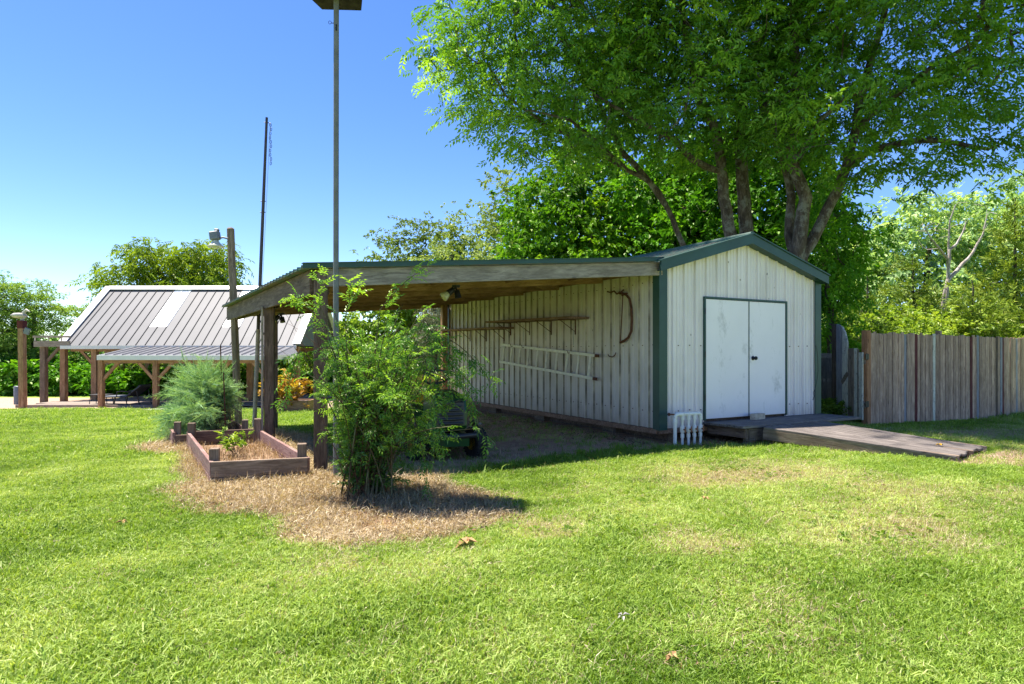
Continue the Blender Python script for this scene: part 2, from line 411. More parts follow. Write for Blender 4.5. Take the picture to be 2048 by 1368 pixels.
def sheet(name, base, stain, tone=.12):
    k = NT(name, .5, .35); v = k.coord('Object'); st = k.noise(k.coord('Object', (9, 9, .5)), 1.3, 5, .65); bl = k.noise(v, 1.1, 4, .6)
    c = k.mix(k.ramp(st, [(.42, 0), (.75, .55)]), base, tuple(x * .72 for x in base)); c = k.mix(k.ramp(bl, [(.42, 0), (.72, .6)]), c, stain)
    sp = k.voro(k.coord('Object', (1, 1, .7)), 6.5); sn = k.noise(v, 2.1, 2, .5)
    c = k.mix(k.math('MULTIPLY', k.ramp(sp, [(.05, 1), (.10, 0)]), k.ramp(sn, [(.5, 0), (.6, .75)])), c, (.16, .12, .08))
    se = k.n('ShaderNodeSeparateXYZ'); k.set(se.inputs[0], v)
    low = k.math('ADD', se.outputs[2], k.math('MULTIPLY', k.noise(k.coord('Object', (4, 4, 1)), 3, 5, .7), .5))
    c = k.mix(k.ramp(low, [(.20, .9), (.72, 0)]), c, (.33, .25, .19))
    k.bump(k.noise(v, 30, 2), .04, .003); return k.color(c)
M['sheet'] = sheet('off_white_ribbed_sheet', (.80, .725, .70), (.60, .545, .48))
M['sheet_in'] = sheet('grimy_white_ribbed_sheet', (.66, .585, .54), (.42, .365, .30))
M['rib_shade'] = plain('shaded_rib_flank', (.33, .28, .21), .7, 0, .2, .6, 3, .1)  # rib shading on the side wall, painted in as darker flank colour
M['seam'] = plain('dark_roof_seam', (.050, .052, .058), .7, 0, .2, .2, 3, 0)
M['door'] = None
k = NT('white_painted_door', .42, .4); v = k.coord('Object'); n = k.noise(v, 1.5, 5, .6); sm = k.noise(k.coord('Object', (1, 1, .6)), 3.2, 6, .75)
c = k.mix(k.ramp(n, [(.4, 0), (.75, .5)]), (.84, .79, .80), (.74, .70, .71)); c = k.mix(k.ramp(sm, [(.57, 0), (.70, .55)]), c, (.38, .36, .34))
se = k.n('ShaderNodeSeparateXYZ'); k.set(se.inputs[0], v)
c = k.mix(k.ramp(k.math('ADD', se.outputs[2], k.math('MULTIPLY', sm, .4)), [(.18, .45), (.75, 0)]), c, (.40, .37, .35)); k.bump(k.noise(v, 2, 3), .15, .02); M['door'] = k.color(c)
M['green'] = plain('dark_green_trim', (.019, .062, .052), .45, 0, .4, .18, 3, .05)
k = NT('green_sheet_with_litter', .55, .35); v = k.coord('Object'); c = k.mix(k.ramp(k.noise(v, 4, 6, .7), [(.4, 0), (.62, .9)]), (.10, .19, .15), (.24, .20, .15)); k.bump(k.noise(v, 20, 4), .2, .01); M['greenroof'] = k.color(c)
k = NT('grey_standing_seam', .6, .3); v = k.coord('Object', (1, 1, 1)); c = k.ramp(k.noise(v, .7, 4, .6), [(.3, (.085, .090, .104)), (.7, (.110, .114, .130))]); M['seamroof'] = k.color(c)
M['skylight'] = plain('white_skylight_sheet', (.78, .79, .80), .3, 0, .5, .03, 2, 0)
M['whitetrim'] = plain('white_metal_trim', (.66, .66, .67), .4, 0, .4, .06, 3, 0)
M['pvc'] = plain('white_pvc', (.70, .69, .66), .35, 0, .45, .08, 9, .05, wear=(.45, .40, .33))
M['brass'] = plain('weathered_brass_valve', (.22, .09, .05), .5, .5, .4, .4, 30, .1)
M['rust'] = plain('rusty_iron', (.11, .045, .028), .85, .2, .3, .4, 25, .4)
M['black'] = plain('black_metal', (.018, .018, .02), .45, .2, .4, .2, 10, .03)
M['plastic'] = plain('black_plastic', (.022, .022, .024), .42, 0, .45, .2, 10, .03)
M['rubber'] = plain('black_rubber', (.02, .02, .021), .8, 0, .25, .3, 20, .2)
M['mower'] = plain('green_mower_paint', (.013, .07, .02), .32, 0, .5, .1, 4, 0, wear=(.05, .07, .03))
M['yellow'] = plain('yellow_wheel_paint', (.62, .36, .02), .4, 0, .5, .1, 4, 0)
M['alu'] = plain('dull_aluminium', (.70, .65, .55), .5, .0, .4, .15, 12, .05)
M['galv'] = plain('galvanised_steel', (.30, .30, .29), .5, .4, .4, .2, 14, .1)
M['poleg'] = plain('grey_painted_pole', (.15, .15, .15), .6, .1, .4, .25, 6, .1, wear=(.17, .13, .10))
M['polerust'] = plain('rusty_painted_pole', (.34, .27, .235), .7, .1, .3, .3, 8, .1, wear=(.20, .09, .05))
M['poledark'] = plain('dark_bronze_pole', (.055, .043, .045), .5, .3, .4, .2, 8, .1)
M['glass'] = plain('lamp_glass', (.50, .50, .40), .15, 0, .6, .05, 4, 0)
M['bulb'] = plain('floodlight_glass', (.42, .42, .26), .2, 0, .6, .1, 6, 0)
M['lampgrey'] = plain('grey_lamp_housing', (.16, .17, .19), .5, .3, .4, .15, 14, .05)
M['brick'] = plain('pale_wood_block', (.46, .385, .29), .85, 0, .3, .3, 14, .3, wear=(.30, .22, .15))
M['concrete'] = plain('grey_concrete', (.33, .32, .30), .9, 0, .2, .2, 12, .4)
M['cushion'] = plain('grey_blue_cushion', (.13, .145, .17), .9, 0, .15, .15, 12, .2)
M['wicker'] = plain('black_wicker', (.03, .03, .034), .55, 0, .35, .4, 60, .5)
M['dryleaf'] = plain('dry_brown_leaf', (.40, .25, .12), .8, 0, .2, .35, 20, .2)
M['rock'] = plain('pale_stone', (.42, .40, .37), .9, 0, .2, .3, 6, .6)
M['farwood'] = wood('old_low_fence_wood', (.14, .10, .065), (.27, .20, .13), .4, 10)
M['bark'] = bark('grey_tree_bark', (.085, .066, .052), (.20, .16, .125), (.21, .205, .175))
M['barkpale'] = bark('pale_dead_wood', (.34, .29, .25), (.56, .50, .45), (.45, .42, .40))
M['barkdark'] = bark('dark_tree_bark', (.06, .047, .038), (.13, .105, .085), (.14, .14, .12))
M['stem'] = bark('shrub_stem', (.08, .06, .035), (.17, .14, .08), (.16, .17, .10), 20)
# foliage: dark, mid, light
M['lf_big'] = leafm('ash_leaf', (0.065, 0.173, 0.014), (0.131, 0.304, 0.024), (0.374, 0.583, 0.044), trans=.42, gloss=0.03)
M['lf_mid'] = leafm('broad_green_leaf', (0.038, 0.117, 0.007), (0.083, 0.232, 0.011), (0.242, 0.418, 0.026), trans=.42, gloss=0.02)
M['lf_under'] = leafm('deep_green_leaf', (0.040, 0.137, 0.008), (0.080, 0.245, 0.012), (0.195, 0.429, 0.022), trans=.35, gloss=0.02)
M['lf_olive'] = leafm('pale_olive_leaf', (0.096, 0.156, 0.039), (0.184, 0.272, 0.069), (0.319, 0.410, 0.138), trans=.35, gloss=0.02)
M['lf_bright'] = leafm('bright_green_leaf', (0.071, 0.144, 0.021), (0.156, 0.269, 0.032), (0.313, 0.431, 0.051), trans=.45, gloss=0.025)
M['lf_light'] = leafm('light_green_leaf', (0.136, 0.242, 0.106), (0.274, 0.436, 0.169), (0.521, 0.679, 0.342), trans=.45, gloss=0.025)
M['lf_cedar'] = leafm('cedar_spray', (0.085, 0.153, 0.019), (0.180, 0.268, 0.033), (0.363, 0.436, 0.067), trans=.2, gloss=0.02)
M['lf_cypress'] = leafm('feathery_green_leaf', (0.071, 0.167, 0.032), (0.166, 0.305, 0.054), (0.331, 0.471, 0.088), trans=.42, gloss=0.02)
M['lf_pecan'] = leafm('pecan_leaf', (0.072, 0.134, 0.012), (0.153, 0.253, 0.020), (0.303, 0.428, 0.035), trans=.42, gloss=0.02)
M['lf_shrub'] = leafm('shrub_leaf', (0.041, 0.131, 0.028), (0.113, 0.260, 0.037), (0.418, 0.659, 0.061), trans=.42, gloss=0.04, rough=.4)
M['lf_fern'] = leafm('asparagus_fern', (0.123, 0.244, 0.138), (0.222, 0.393, 0.215), (0.419, 0.593, 0.305), trans=.4, gloss=0.01)
M['lf_dry'] = leafm('dry_stems', (.13, .08, .045), (.27, .175, .10), (.46, .34, .21), trans=.25, gloss=.03)
M['lf_grey'] = leafm('grey_hanging_twigs', (0.156, 0.169, 0.120), (0.260, 0.273, 0.192), (0.416, 0.429, 0.312), trans=.25, gloss=0.02)
M['lf_yellow'] = leafm('yellow_orange_leaf', (.22, .10, .015), (.42, .24, .03), (.40, .38, .05), trans=.4, gloss=.04)
M['grass_i'] = leafm('lawn_blade', (.105, .200, .018), (.230, .355, .048), (.440, .530, .170), inst=True, trans=.40, gloss=.02, rough=.5)
M['straw_i'] = leafm('straw_blade', (.21, .15, .095), (.40, .31, .20), (.62, .53, .37), inst=True, trans=.3, gloss=.04)
# ------------------------------------------------------------------ layout frame of the shed
O = Vector((2.124, 9.0, 0)); U = Vector((.8746, .4848, 0)); Vv = Vector((-.4848, .8746, 0)); ZZ = Vector((0, 0, 1))
def suv(s, v, z=0): return O + U * s + Vv * v + ZZ * z
SW, SL = 3.57, 7.67                      # shed width and length
FLZ, EAVE, APEX = 0.17, 2.50, 3.02

def H(x, y):
    x = np.asarray(x, float); y = np.asarray(y, float)
    left = smooth(0.5, -6, x); h = -.04 - .055 * np.clip(y - 8.5, 0, 17.5) * left
    h = h - .16 * smooth(5, 10, x) * smooth(4, 11, y) + .02 * smooth(1.5, 0, np.hypot(x + 1.4, y - 5.7))
    h = h + .035 * smooth(2, 5, x) * smooth(12, 8, y) * smooth(4, 7, y) + .012 * np.sin(x * 1.3 + y * .7) + .008 * np.sin(y * 2.1 - x * .9)
    return h
def G(x, y): return float(H(x, y))
def wpoly(px):
    return np.array([[(x - CX) / F * (1.29 * F / (y - HY)), 1.29 * F / (y - HY)] for x, y in px])
def sdist(poly, x, y):
    """Signed distance: positive inside."""
    d = np.full(x.shape, 1e9); ins = np.zeros(x.shape, bool); n = len(poly)
    for i in range(n):
        ax, ay = poly[i]; bx, by = poly[(i + 1) % n]; ex, ey = bx - ax, by - ay
        t = np.clip(((x - ax) * ex + (y - ay) * ey) / (ex * ex + ey * ey + 1e-12), 0, 1)
        d = np.minimum(d, np.hypot(x - ax - t * ex, y - ay - t * ey))
        c = ((ay > y) != (by > y)) & (x < ex * (y - ay) / (ey + 1e-12) + ax); ins ^= c
    return np.where(ins, d, -d)
STRAW = wpoly([(265, 902), (300, 888), (372, 872), (420, 855), (560, 852), (620, 880), (680, 940), (800, 950), (900, 972), (960, 988), (1010, 1010), (1000, 1036), (950, 1046), (880, 1062), (780, 1074), (690, 1078), (600, 1058), (500, 1032), (430, 1012), (345, 992), (365, 965), (372, 930), (350, 912), (300, 914)])
DIRT = wpoly([(1560, 880), (1440, 893), (1330, 898), (1180, 912), (1060, 928), (940, 942), (830, 948), (740, 930), (700, 900), (760, 850), (840, 820), (905, 806), (1000, 806), (1560, 842)])
BARE = wpoly([(700, 985), (800, 975), (900, 990), (1010, 1000), (1040, 1022), (960, 1036), (860, 1050), (760, 1052), (680, 1030), (650, 1000)])
RDIRT = [wpoly([(1905, 934), (1935, 915), (2010, 905), (2120, 912), (2200, 940), (2060, 944), (1980, 938)]), wpoly([(1730, 862), (1850, 852), (2060, 838), (2180, 850), (2100, 885), (1990, 880), (1900, 866)])]
DRYB = [(2.6, 4.6, 1.5), (1.9, 6.6, 1.0), (4.0, 5.6, 1.2), (0.25, 4.6, .5), (5.6, 5.4, 1.3), (3.1, 6.6, 1.2), (-1.1, 3.75, .35), (4.6, 4.2, .6), (1.2, 4.3, .6), (-2.4, 5.1, .4)]
_w = np.random.default_rng(3); _wk = _w.normal(0, 1, (14, 2)) * np.geomspace(.9, 9, 14)[:, None]; _wp = _w.uniform(0, 6.28, 14); _wa = 1 / np.geomspace(1, 3.2, 14)
def wob(x, y): return sum(a * np.sin(k[0] * x + k[1] * y + p) for k, p, a in zip(_wk, _wp, _wa)) / 3.2
def masks(x, y):
    w = wob(x, y)
    straw = smooth(-.20, .16, sdist(STRAW, x, y) + w * .17)
    dirt = smooth(-.3, .2, sdist(DIRT, x, y) + w * .16); bare = smooth(-.15, .2, sdist(BARE, x, y) + w * .12)
    rd = np.maximum(smooth(-.15, .12, sdist(RDIRT[0], x, y) + w * .1), smooth(-.4, .9, sdist(RDIRT[1], x, y) + w * .35) * .95)
    dry = sum(smooth(r, r * .15, np.hypot(x - a, y - b)) for a, b, r in DRYB); dry = np.clip(dry * .72 + w * .3, 0, 1) * smooth(-2.6, .4, x)
    gl = smooth(24.0, 24.35, y + w * .25) * smooth(-5.5, -8, x) * smooth(33, 31, y)
    return straw, dirt, bare, rd, dry, gl
def blocked(x, y):
    """Places where nothing grows: under the shed, platform, ramp and boxes."""
    s = (x - O.x) * U.x + (y - O.y) * U.y; v = (x - O.x) * Vv.x + (y - O.y) * Vv.y
    return ((s > -.05) & (s < SW + .05) & (v > -.02) & (v < SL)) | ((s > .85) & (s < 3.6) & (v > -.8) & (v < 0)) | (sdist(RAMPQ, x, y) > -.02)
RAMPQ = np.array([[3.55, 8.80], [5.20, 7.28], [6.12, 8.06], [4.85, 9.62]])
PL = [Vector((-2.93, 6.10, 0)), Vector((-2.08, 6.36, 0)), Vector((-3.53, 8.72, 0)), Vector((-4.36, 8.42, 0))]   # planter corners FL FR BR BL

# ground sheet
def axis(segs):
    out = []
    for a, b, n in segs: out += list(np.linspace(a, b, n, endpoint=False))
    return np.array(out + [segs[-1][1]])
gx = axis([(-600, -80, 12), (-80, -20, 30), (-20, -7, 50), (-7, 10, 180), (10, 20, 30), (20, 80, 30), (80, 600, 12)])
gy = axis([(-12, 2, 20), (2, 13, 125), (13, 30, 70), (30, 80, 30), (80, 700, 14)])
X, Y = np.meshgrid(gx, gy); Zg = H(X, Y); nx, ny = len(gx), len(gy)
V = np.stack([X.ravel(), Y.ravel(), Zg.ravel()], 1); i0 = (np.arange(ny - 1)[:, None] * nx + np.arange(nx - 1)[None]).ravel()
T = np.stack([i0, i0 + 1, i0 + nx + 1, i0 + nx], 1)
k = NT('lawn_and_soil', .95, .1)
def att(n): return k.n('ShaderNodeAttribute', attribute_name=n).outputs['Fac']
v = k.coord('Object'); nf = k.noise(v, 38, 6, .7); nm = k.noise(v, 4.5, 5, .6); nl = k.noise(v, .45, 4, .6)
lawn = k.mix(k.ramp(nf, [(.3, 0), (.7, 1)]), (.09, .15, .014), (.25, .36, .045))
lawn = k.mix(k.ramp(nl, [(.4, 0), (.65, .5)]), lawn, (.29, .38, .07))
lawn = k.mix(k.math('MULTIPLY', att('dry'), .7), lawn, k.mix(nf, (.20, .17, .08), (.36, .30, .15)))
soil = k.mix(k.ramp(nm, [(.35, 0), (.7, 1)]), (.36, .20, .12), (.60, .36, .23)); soil = k.mix(k.ramp(nf, [(.45, 0), (.6, .55)]), soil, (.46, .32, .23))
strw = k.mix(k.ramp(nf, [(.35, 0), (.65, 1)]), (.17, .11, .065), (.44, .31, .19))
tan = k.mix(k.ramp(nf, [(.35, 0), (.65, 1)]), (.22, .16, .115), (.38, .285, .21))
grv = k.mix(k.ramp(k.voro(v, 22), [(.1, 0), (.6, 1)]), (.24, .165, .12), (.40, .30, .23))
def edge(a, s=.5): return k.ramp(k.math('ADD', a, k.math('MULTIPLY', k.math('SUBTRACT', nm, .5), s)), [(.35, 0), (.62, 1)])
c = k.mix(edge(att('straw')), lawn, strw); c = k.mix(edge(att('dirt')), c, soil); c = k.mix(k.math('MULTIPLY', edge(att('bare')), .75), c, soil)
c = k.mix(edge(att('tan')), c, tan); c = k.mix(edge(att('gravel'), .3), c, grv)
k.bump(k.math('ADD', nf, nm), .7, .03); gmat = k.color(c)
ground = bulk('ground', V, T, None, gmat, None, (0, 0, 0), True)
for nme, a in zip(('straw', 'dirt', 'bare', 'tan', 'dry', 'gravel'), masks(X.ravel(), Y.ravel())):
    at_ = ground.data.attributes.new(nme, 'FLOAT', 'POINT'); at_.data.foreach_set('value', a.astype(np.float32))
tag(ground, 'green mown lawn with straw and bare soil patches', None, None, 'structure')

# ------------------------------------------------------------------ shed
SH = thing('metal_shed', 'white ribbed metal shed with dark green corner trim and white double doors', 'shed', (O.x, O.y, 0))
def gable(s): return EAVE + (APEX - EAVE) * (1 - abs(s - SW / 2) / (SW / 2))
def rib_prof(w=.9):
    """One sheet: major ribs every 0.225 m with two fine ones between. (along, out)"""
    p = []
    n = int(round(w / .225))
    for i in range(n):
        a = i * .225
        p += [(a, 0), (a + .010, .030), (a + .036, .030), (a + .050, 0), (a + .098, 0), (a + .104, .008), (a + .114, .008), (a + .120, 0), (a + .162, 0), (a + .168, .008), (a + .178, .008), (a + .184, 0)]
    p.append((w, 0)); return p
def wall_sheets(P0, dirv, outv, length, zb, ztop, mat, parent, name='wall_panel', holes=(), step=.9, rib_shade=False):
    """Upright ribbed sheets. ztop: function of the distance along. holes: (a0, a1, z0, z1)."""
    a0 = 0.0
    while a0 < length - .05:
        w = min(step, length - a0); pr = [(a, o) for a, o in rib_prof(step) if a <= w + 1e-6]
        if pr[-1][0] < w - 1e-6: pr.append((w, 0))
        for h in holes:
            for e in (h[0], h[1]):
                if a0 < e < a0 + w:
                    pr.append((e - a0, 0)); pr.sort()
        mb = MB()
        for (a, o), (b, o2) in zip(pr[:-1], pr[1:]):
            mid = a0 + (a + b) / 2; spans = [(zb, None)]
            for h in holes:
                if h[0] <= mid <= h[1]: spans = ([(zb, h[2])] if h[2] > zb + .02 else []) + [(h[3], None)]
            for z0, z1 in spans:
                A = P0 + dirv * (a0 + a) + outv * o; B = P0 + dirv * (a0 + b) + outv * o2
                mb.add([A + ZZ * z0, B + ZZ * z0, B + ZZ * (z1 if z1 else ztop(a0 + b)), A + ZZ * (z1 if z1 else ztop(a0 + a))], [(0, 1, 2, 3)]); mb.mi.append(1 if rib_shade and abs(o - o2) > .01 else 0)
        mb.build(name, [mat, M['rib_shade']] if rib_shade else mat, parent); a0 += w
DS0, DS1, DZ0, DZ1 = .883, 2.702, .27, 2.087
wall_sheets(suv(0, 0), U, -Vv, SW, FLZ, gable, M['sheet'], SH, holes=[(DS0, DS1, DZ0 - .2, DZ1)])
wall_sheets(suv(0, SL), -Vv, -U, SL, FLZ, lambda a: EAVE, M['sheet_in'], SH, rib_shade=True)
wall_sheets(suv(SW, 0), Vv, U, SL, FLZ, lambda a: EAVE, M['sheet'], SH)
wall_sheets(suv(SW, SL), -U, Vv, SW, FLZ, lambda a: gable(SW - a), M['sheet'], SH)
def trim_box(name, s0, s1, v0, v1, z0, z1, mat=None, parent=SH, ch=.003):
    mb = MB(); mb.box(suv((s0 + s1) / 2, (v0 + v1) / 2, (z0 + z1) / 2), (s1 - s0, v1 - v0, z1 - z0), Matrix((U, Vv, ZZ)).transposed(), ch); return mb.build(name, mat or M['green'], parent)
# corner trims: an L of two thin flanges each
for (s, v, ds, dv) in ((0, 0, 1, 1), (SW, 0, -1, 1), (0, SL, 1, -1), (SW, SL, -1, -1)):
    mb = MB(); rot = Matrix((U, Vv, ZZ)).transposed(); e = EAVE + .03
    a0, a1 = sorted((s - ds * .039, s + ds * .115))
    mb.box(suv((a0 + a1) / 2, v - dv * .037, (FLZ - .02 + e) / 2), (a1 - a0, .006, e - FLZ + .02), rot)
    mb.box(suv(s - ds * .037, v + dv * .032, (FLZ - .02 + e) / 2), (.006, .132, e - FLZ + .02), rot)
    mb.box(suv(s + ds * .103, v - dv * .031, (FLZ - .02 + e) / 2), (.018, .012, e - FLZ + .02), rot)
    mb.build('corner_trim', M['green'], SH)
# skirt, floor, skids
trim_box('skirt_board', -.02, SW + .02, -.035, .02, FLZ - .07, FLZ - .005, M['shelf']); trim_box('skirt_board', -.04, .0, .03, SL, FLZ - .08, FLZ - .005, M['shelf'])
trim_box('floor_deck', .02, SW - .02, .04, SL - .04, FLZ - .05, FLZ + .03, M['brown'])
for s in (.35, 1.35, 2.25, 3.2): trim_box('skid', s - .07, s + .07, .12, SL - .1, -.12, FLZ - .055, M['brown'])
for v_ in (1.2, 3.4, 5.4): trim_box('foundation_block', .16, .42, v_, v_ + .35, -.1, FLZ - .09, M['greybrown'])
# roof: two slopes of ribbed sheets, 0.9 m wide, overhanging; lower edge over the eave
rise = (APEX - EAVE) / (SW / 2)
OH = .03; VF, VB = -.14, SL + .12
for side in (0, 1):
    v0 = VF
    while v0 < VB - .05:
        w = min(.9, VB - v0); pr = [(a, o) for a, o in rib_prof(.9) if a <= w + 1e-6]; mb = MB()
        if pr[-1][0] < w: pr.append((w, 0))
        for (a, o), (b, o2) in zip(pr[:-1], pr[1:]):
            def rp(s, vv, oo):
                d = min(s, SW - s); return suv(s, vv, EAVE + .07 + rise * d + oo)
            se = -OH if side == 0 else SW + OH; sm_ = SW / 2
            mb.add([rp(se, v0 + a, o), rp(se, v0 + b, o2), rp(sm_, v0 + b, o2), rp(sm_, v0 + a, o)], [(0, 1, 2, 3)])
        mb.build('roof_sheet', M['greenroof'], SH); v0 += w
def rk(s0, s1, v0, dz0, dz1, th, name):     # rake trim following the gable, with a drip lip
    mb = MB()
    for a, b in ((s0, (s0 + s1) / 2), ((s0 + s1) / 2, s1)):
        za = EAVE + rise * min(a, SW - a); zb_ = EAVE + rise * min(b, SW - b)
        mb.add([suv(a, v0, za + dz0), suv(b, v0, zb_ + dz0), suv(b, v0, zb_ + dz1), suv(a, v0, za + dz1), suv(a, v0 + th, za + dz0), suv(b, v0 + th, zb_ + dz0), suv(b, v0 + th, zb_ + dz1), suv(a, v0 + th, za + dz1)],
               [(0, 1, 2, 3), (7, 6, 5, 4), (3, 2, 6, 7), (0, 4, 5, 1), (0, 3, 7, 4), (1, 5, 6, 2)])
    return mb.build(name, M['green'], SH)
rk(-OH - .09, SW + OH + .03, VF - .03, -.045, .105, .035, 'rake_trim'); rk(-OH - .10, SW + OH + .05, VF - .05, .098, .118, .12, 'rake_cap')
rk(-OH - .05, SW + OH, VF + .006, -.045, -.03, .12, 'soffit')
mb = MB(); mb.tube([suv(SW / 2, VF, APEX + .085), suv(SW / 2, VB, APEX + .085)], .06, 8); mb.build('ridge_cap', M['green'], SH)
# door leaves and frame
fr = .03
for (n, a, b, z0, z1) in (('frame_top', DS0 - fr, DS1 + fr, DZ1, DZ1 + fr), ('frame_side', DS0 - fr, DS0, DZ0 - .02, DZ1 - .001), ('frame_side', DS1, DS1 + fr, DZ0 - .02, DZ1 - .001)):
    trim_box('door_frame', a, b, -.045, .0, z0, z1)
mid = (DS0 + DS1) / 2 + .035
for i, (a, b) in enumerate(((DS0 + .006, mid - .006), (mid + .006, DS1 - .006))):
    d = trim_box('door', a, b, -.03, .005, DZ0, DZ1 - .006, M['door'], SH, .004); d['label'] = ('smudged white left door leaf' if i == 0 else 'smudged white right door leaf with dark knob')
    if i == 1:
        mb = MB(); c0 = suv(a + .085, -.03, 1.185); mb.lathe([(.034, 0), (.034, .008), (.014, .012), (.012, .035), (.026, .042), (.031, .058), (.026, .074), (.0, .08)], c0, -Vv, 16); mb.build('knob', M['black'], d)
trim_box('astragal', mid - .010, mid + .010, -.036, -.0305, DZ0, DZ1 - .006, M['green'])
for z in (.55, 1.2, 1.85): trim_box('hinge', DS0 - .035, DS0 - .012, -.052, -.046, z, z + .09, M['black'])
trim_box('interior_lining', DS0 - .1, DS1 + .1, .03, .05, FLZ + .03, DZ1 + .1, M['brown'])
# lean-to side neighbours ----------------------------------------------------
LA = Vector((O.x, O.y, 2.57)); LB = Vector((-2.10, 6.66, 2.15)); LC = Vector((-5.80, 12.8, 2.20)); LD = Vector((suv(0, SL).x, suv(0, SL).y, 2.62))
def LP(a, b, dz=0):
    p = LA.lerp(LB, a).lerp(LD.lerp(LC, a), b); return Vector((p.x, p.y, p.z + dz))
LT = thing('lean_to', 'open timber lean-to roof on brown posts along the shed wall', 'lean-to', (LB.x, LB.y, 0))
def fboard(name, p0, p1, h, t, mat, drop=0, parent=LT):
    """A board on edge: height h hanging below the line p0-p1."""
    p0 = Vector(p0) - ZZ * (h / 2 + drop); p1 = Vector(p1) - ZZ * (h / 2 + drop); d = (p1 - p0).normalized(); n = d.cross(ZZ).normalized()
    return board(name, p0, p1, h, t, mat, parent, up=n)
fr_out = (LB - LA).cross(ZZ).normalized(); fr_out = fr_out if fr_out.y < 0 else -fr_out
f = fboard('front_fascia', LA + fr_out * .02 + (LA - LB).normalized() * .02, LB + fr_out * .02 - (LB - LA).normalized() * .10, .19, .04, M['fascia']); f['label'] = 'grey weathered front fascia board'
lo = (LC - LB).cross(ZZ).normalized(); lo = lo if lo.x < 0 else -lo
fboard('side_fascia', LB + lo * .02 + (LC - LB).normalized() * .07, LC + lo * .02, .265, .04, M['brown'])
fboard('side_header', LB - lo * .16 + (LC - LB).normalized() * .10, LC - lo * .16 + (LB - LC).normalized() * .05, .20, .04, M['brown'], .05)
fboard('rear_header', LC + (LD - LC).normalized() * .04, LD, .20, .04, M['ceil'], 0)
fboard('wall_ledger', LA - U * .045 + Vv * .1, LD - U * .045 - Vv * .1, .14, .038, M['ceil'], .0)
nr = 6
for i in range(1, nr):
    b = i / nr; fboard('rafter', LP(.012, b, -.045), LP(.965, b, -.045), .14, .038, M['ceil'])
for a in (.15, .38, .62, .84):
    for i in range(nr):
        b0, b1 = (i + .03) / nr, (i + .97) / nr
        fboard('purlin', LP(a, b0, -.043), LP(a, b1, -.043), .085, .038, M['ceil'])
for i in range(9):                         # corrugated roof sheets, ribs running down to the low side
    b0, b1 = i / 9, (i + 1) / 9; pr = rib_prof(.9); mb = MB()
    for (p, o), (q, o2) in zip(pr[:-1], pr[1:]):
        bb0 = b0 + (b1 - b0) * p / .9; bb1 = b0 + (b1 - b0) * q / .9
        mb.add([LP(1.028, bb0, .012 + o * 1.3), LP(1.028, bb1, .012 + o2 * 1.3), LP(0.012, bb1, .012 + o2 * 1.3), LP(.012, bb0, .012 + o * 1.3)], [(0, 1, 2, 3)])
    mb.build('roof_sheet', M['greenroof'], LT)
mb = MB(); e0, e1 = LP(.0, -.008, .035), LP(1.03, -.008, .035); d = (e1 - e0).normalized()
mb.box((e0 + e1) / 2 + fr_out * .03, ((e1 - e0).length, .006, .05), Matrix((d, d.cross(ZZ).normalized(), ZZ)).transposed()); mb.box((e0 + e1) / 2 + ZZ * .028, ((e1 - e0).length, .09, .006), Matrix((d, d.cross(ZZ).normalized(), ZZ)).transposed()); mb.build('drip_edge', M['green'], LT)
def post(name, x, y, z1, w, mat, parent, z0=None, ang=31, label=None):
    z0 = G(x, y) - .05 if z0 is None else z0
    return board(name, (x, y, z0), (x, y, z1), w, w, mat, parent, up=(math.cos(R(ang)), math.sin(R(ang)), 0), ch=.006, label=label)
pB = LB + (LA - LB).normalized() * .02 + lo * -.02 + Vector((.0, .02, 0)); post('post', -2.05, 6.70, 2.13, .135, M['brown'], LT, ang=12, label='front corner post')
post('post', -3.545, 9.14, 1.98, .135, M['brown'], LT, ang=12, label='dark middle post with a double side strip')
board('post_strip', (-3.615, 9.05, G(-3.6, 9) - .03), (-3.615, 9.05, 1.94), .03, .03, M['fascia'], LT, up=(0, 1, 0))
post('post', -4.50, 11.8, 1.98, .13, M['brown'], LT, label='slim rear post')
post('post', suv(-.16, SL - .1).x, suv(-.16, SL - .1).y, 2.46, .14, M['cedar'], LT, ang=29, label='reddish post against the rear of the shed wall')

for (cnt, fn_, zz) in ((16, lambda a: suv(a, -.010), (.42, 1.38)), (34, lambda a: suv(-.010, a), (.42, 1.38, 2.3))):
    mb = MB()
    for z in zz:
        for i in range(cnt):
            a = .13 + i * .225
            if cnt == 16 and (a > SW - .1 or (DS0 - .06 < a < DS1 + .06)): continue
            if cnt == 34 and a > SL - .1: continue
            mb.box(fn_(a) + ZZ * (z + random.uniform(-.006, .006)), (.013, .013, .013))
    mb.build('screw_row', M['rust'], SH)['kind'] = 'stuff'
# ------------------------------------------------------------------ platform and ramp
PF = thing('door_platform', 'low grey plank platform in front of the white double doors', 'platform', tuple(suv(1.7, -.4, -.03)))
rotS = Matrix((U, Vv, ZZ)).transposed()
n = 5
for i in range(n):
    v0 = -.76 + i * .148; a = suv(.84 + random.uniform(-.01, .01), v0 + .074, .215 + random.uniform(-.003, .003)); b = suv(3.60, v0 + .074, .215)
    board('plank', a, b, .142, .036, M['deck'], PF)
for s in (.93, 2.05): board('joist', suv(s, -.74, .125), suv(s, -.04, .125), .13, .045, M['brown'], PF, up=tuple(U))
board('edge_joist', suv(.95, -.70, .10), suv(1.75, -.70, .10), .17, .05, M['greybrown'], PF, up=tuple(Vv))
board('end_block', suv(1.02, -.68, -.12), suv(1.02, -.68, .19), .09, .09, M['greybrown'], PF)
RPt = thing('ramp', 'long grey plank ramp sloping down from the platform onto the grass', 'ramp', (4.8, 8.4, 0))
rA, rB, rC, rD = Vector((3.53, 8.82, .205)), Vector((4.76, 9.66, .205)), Vector((6.13, 8.07, -.03)), Vector((5.20, 7.28, -.035))
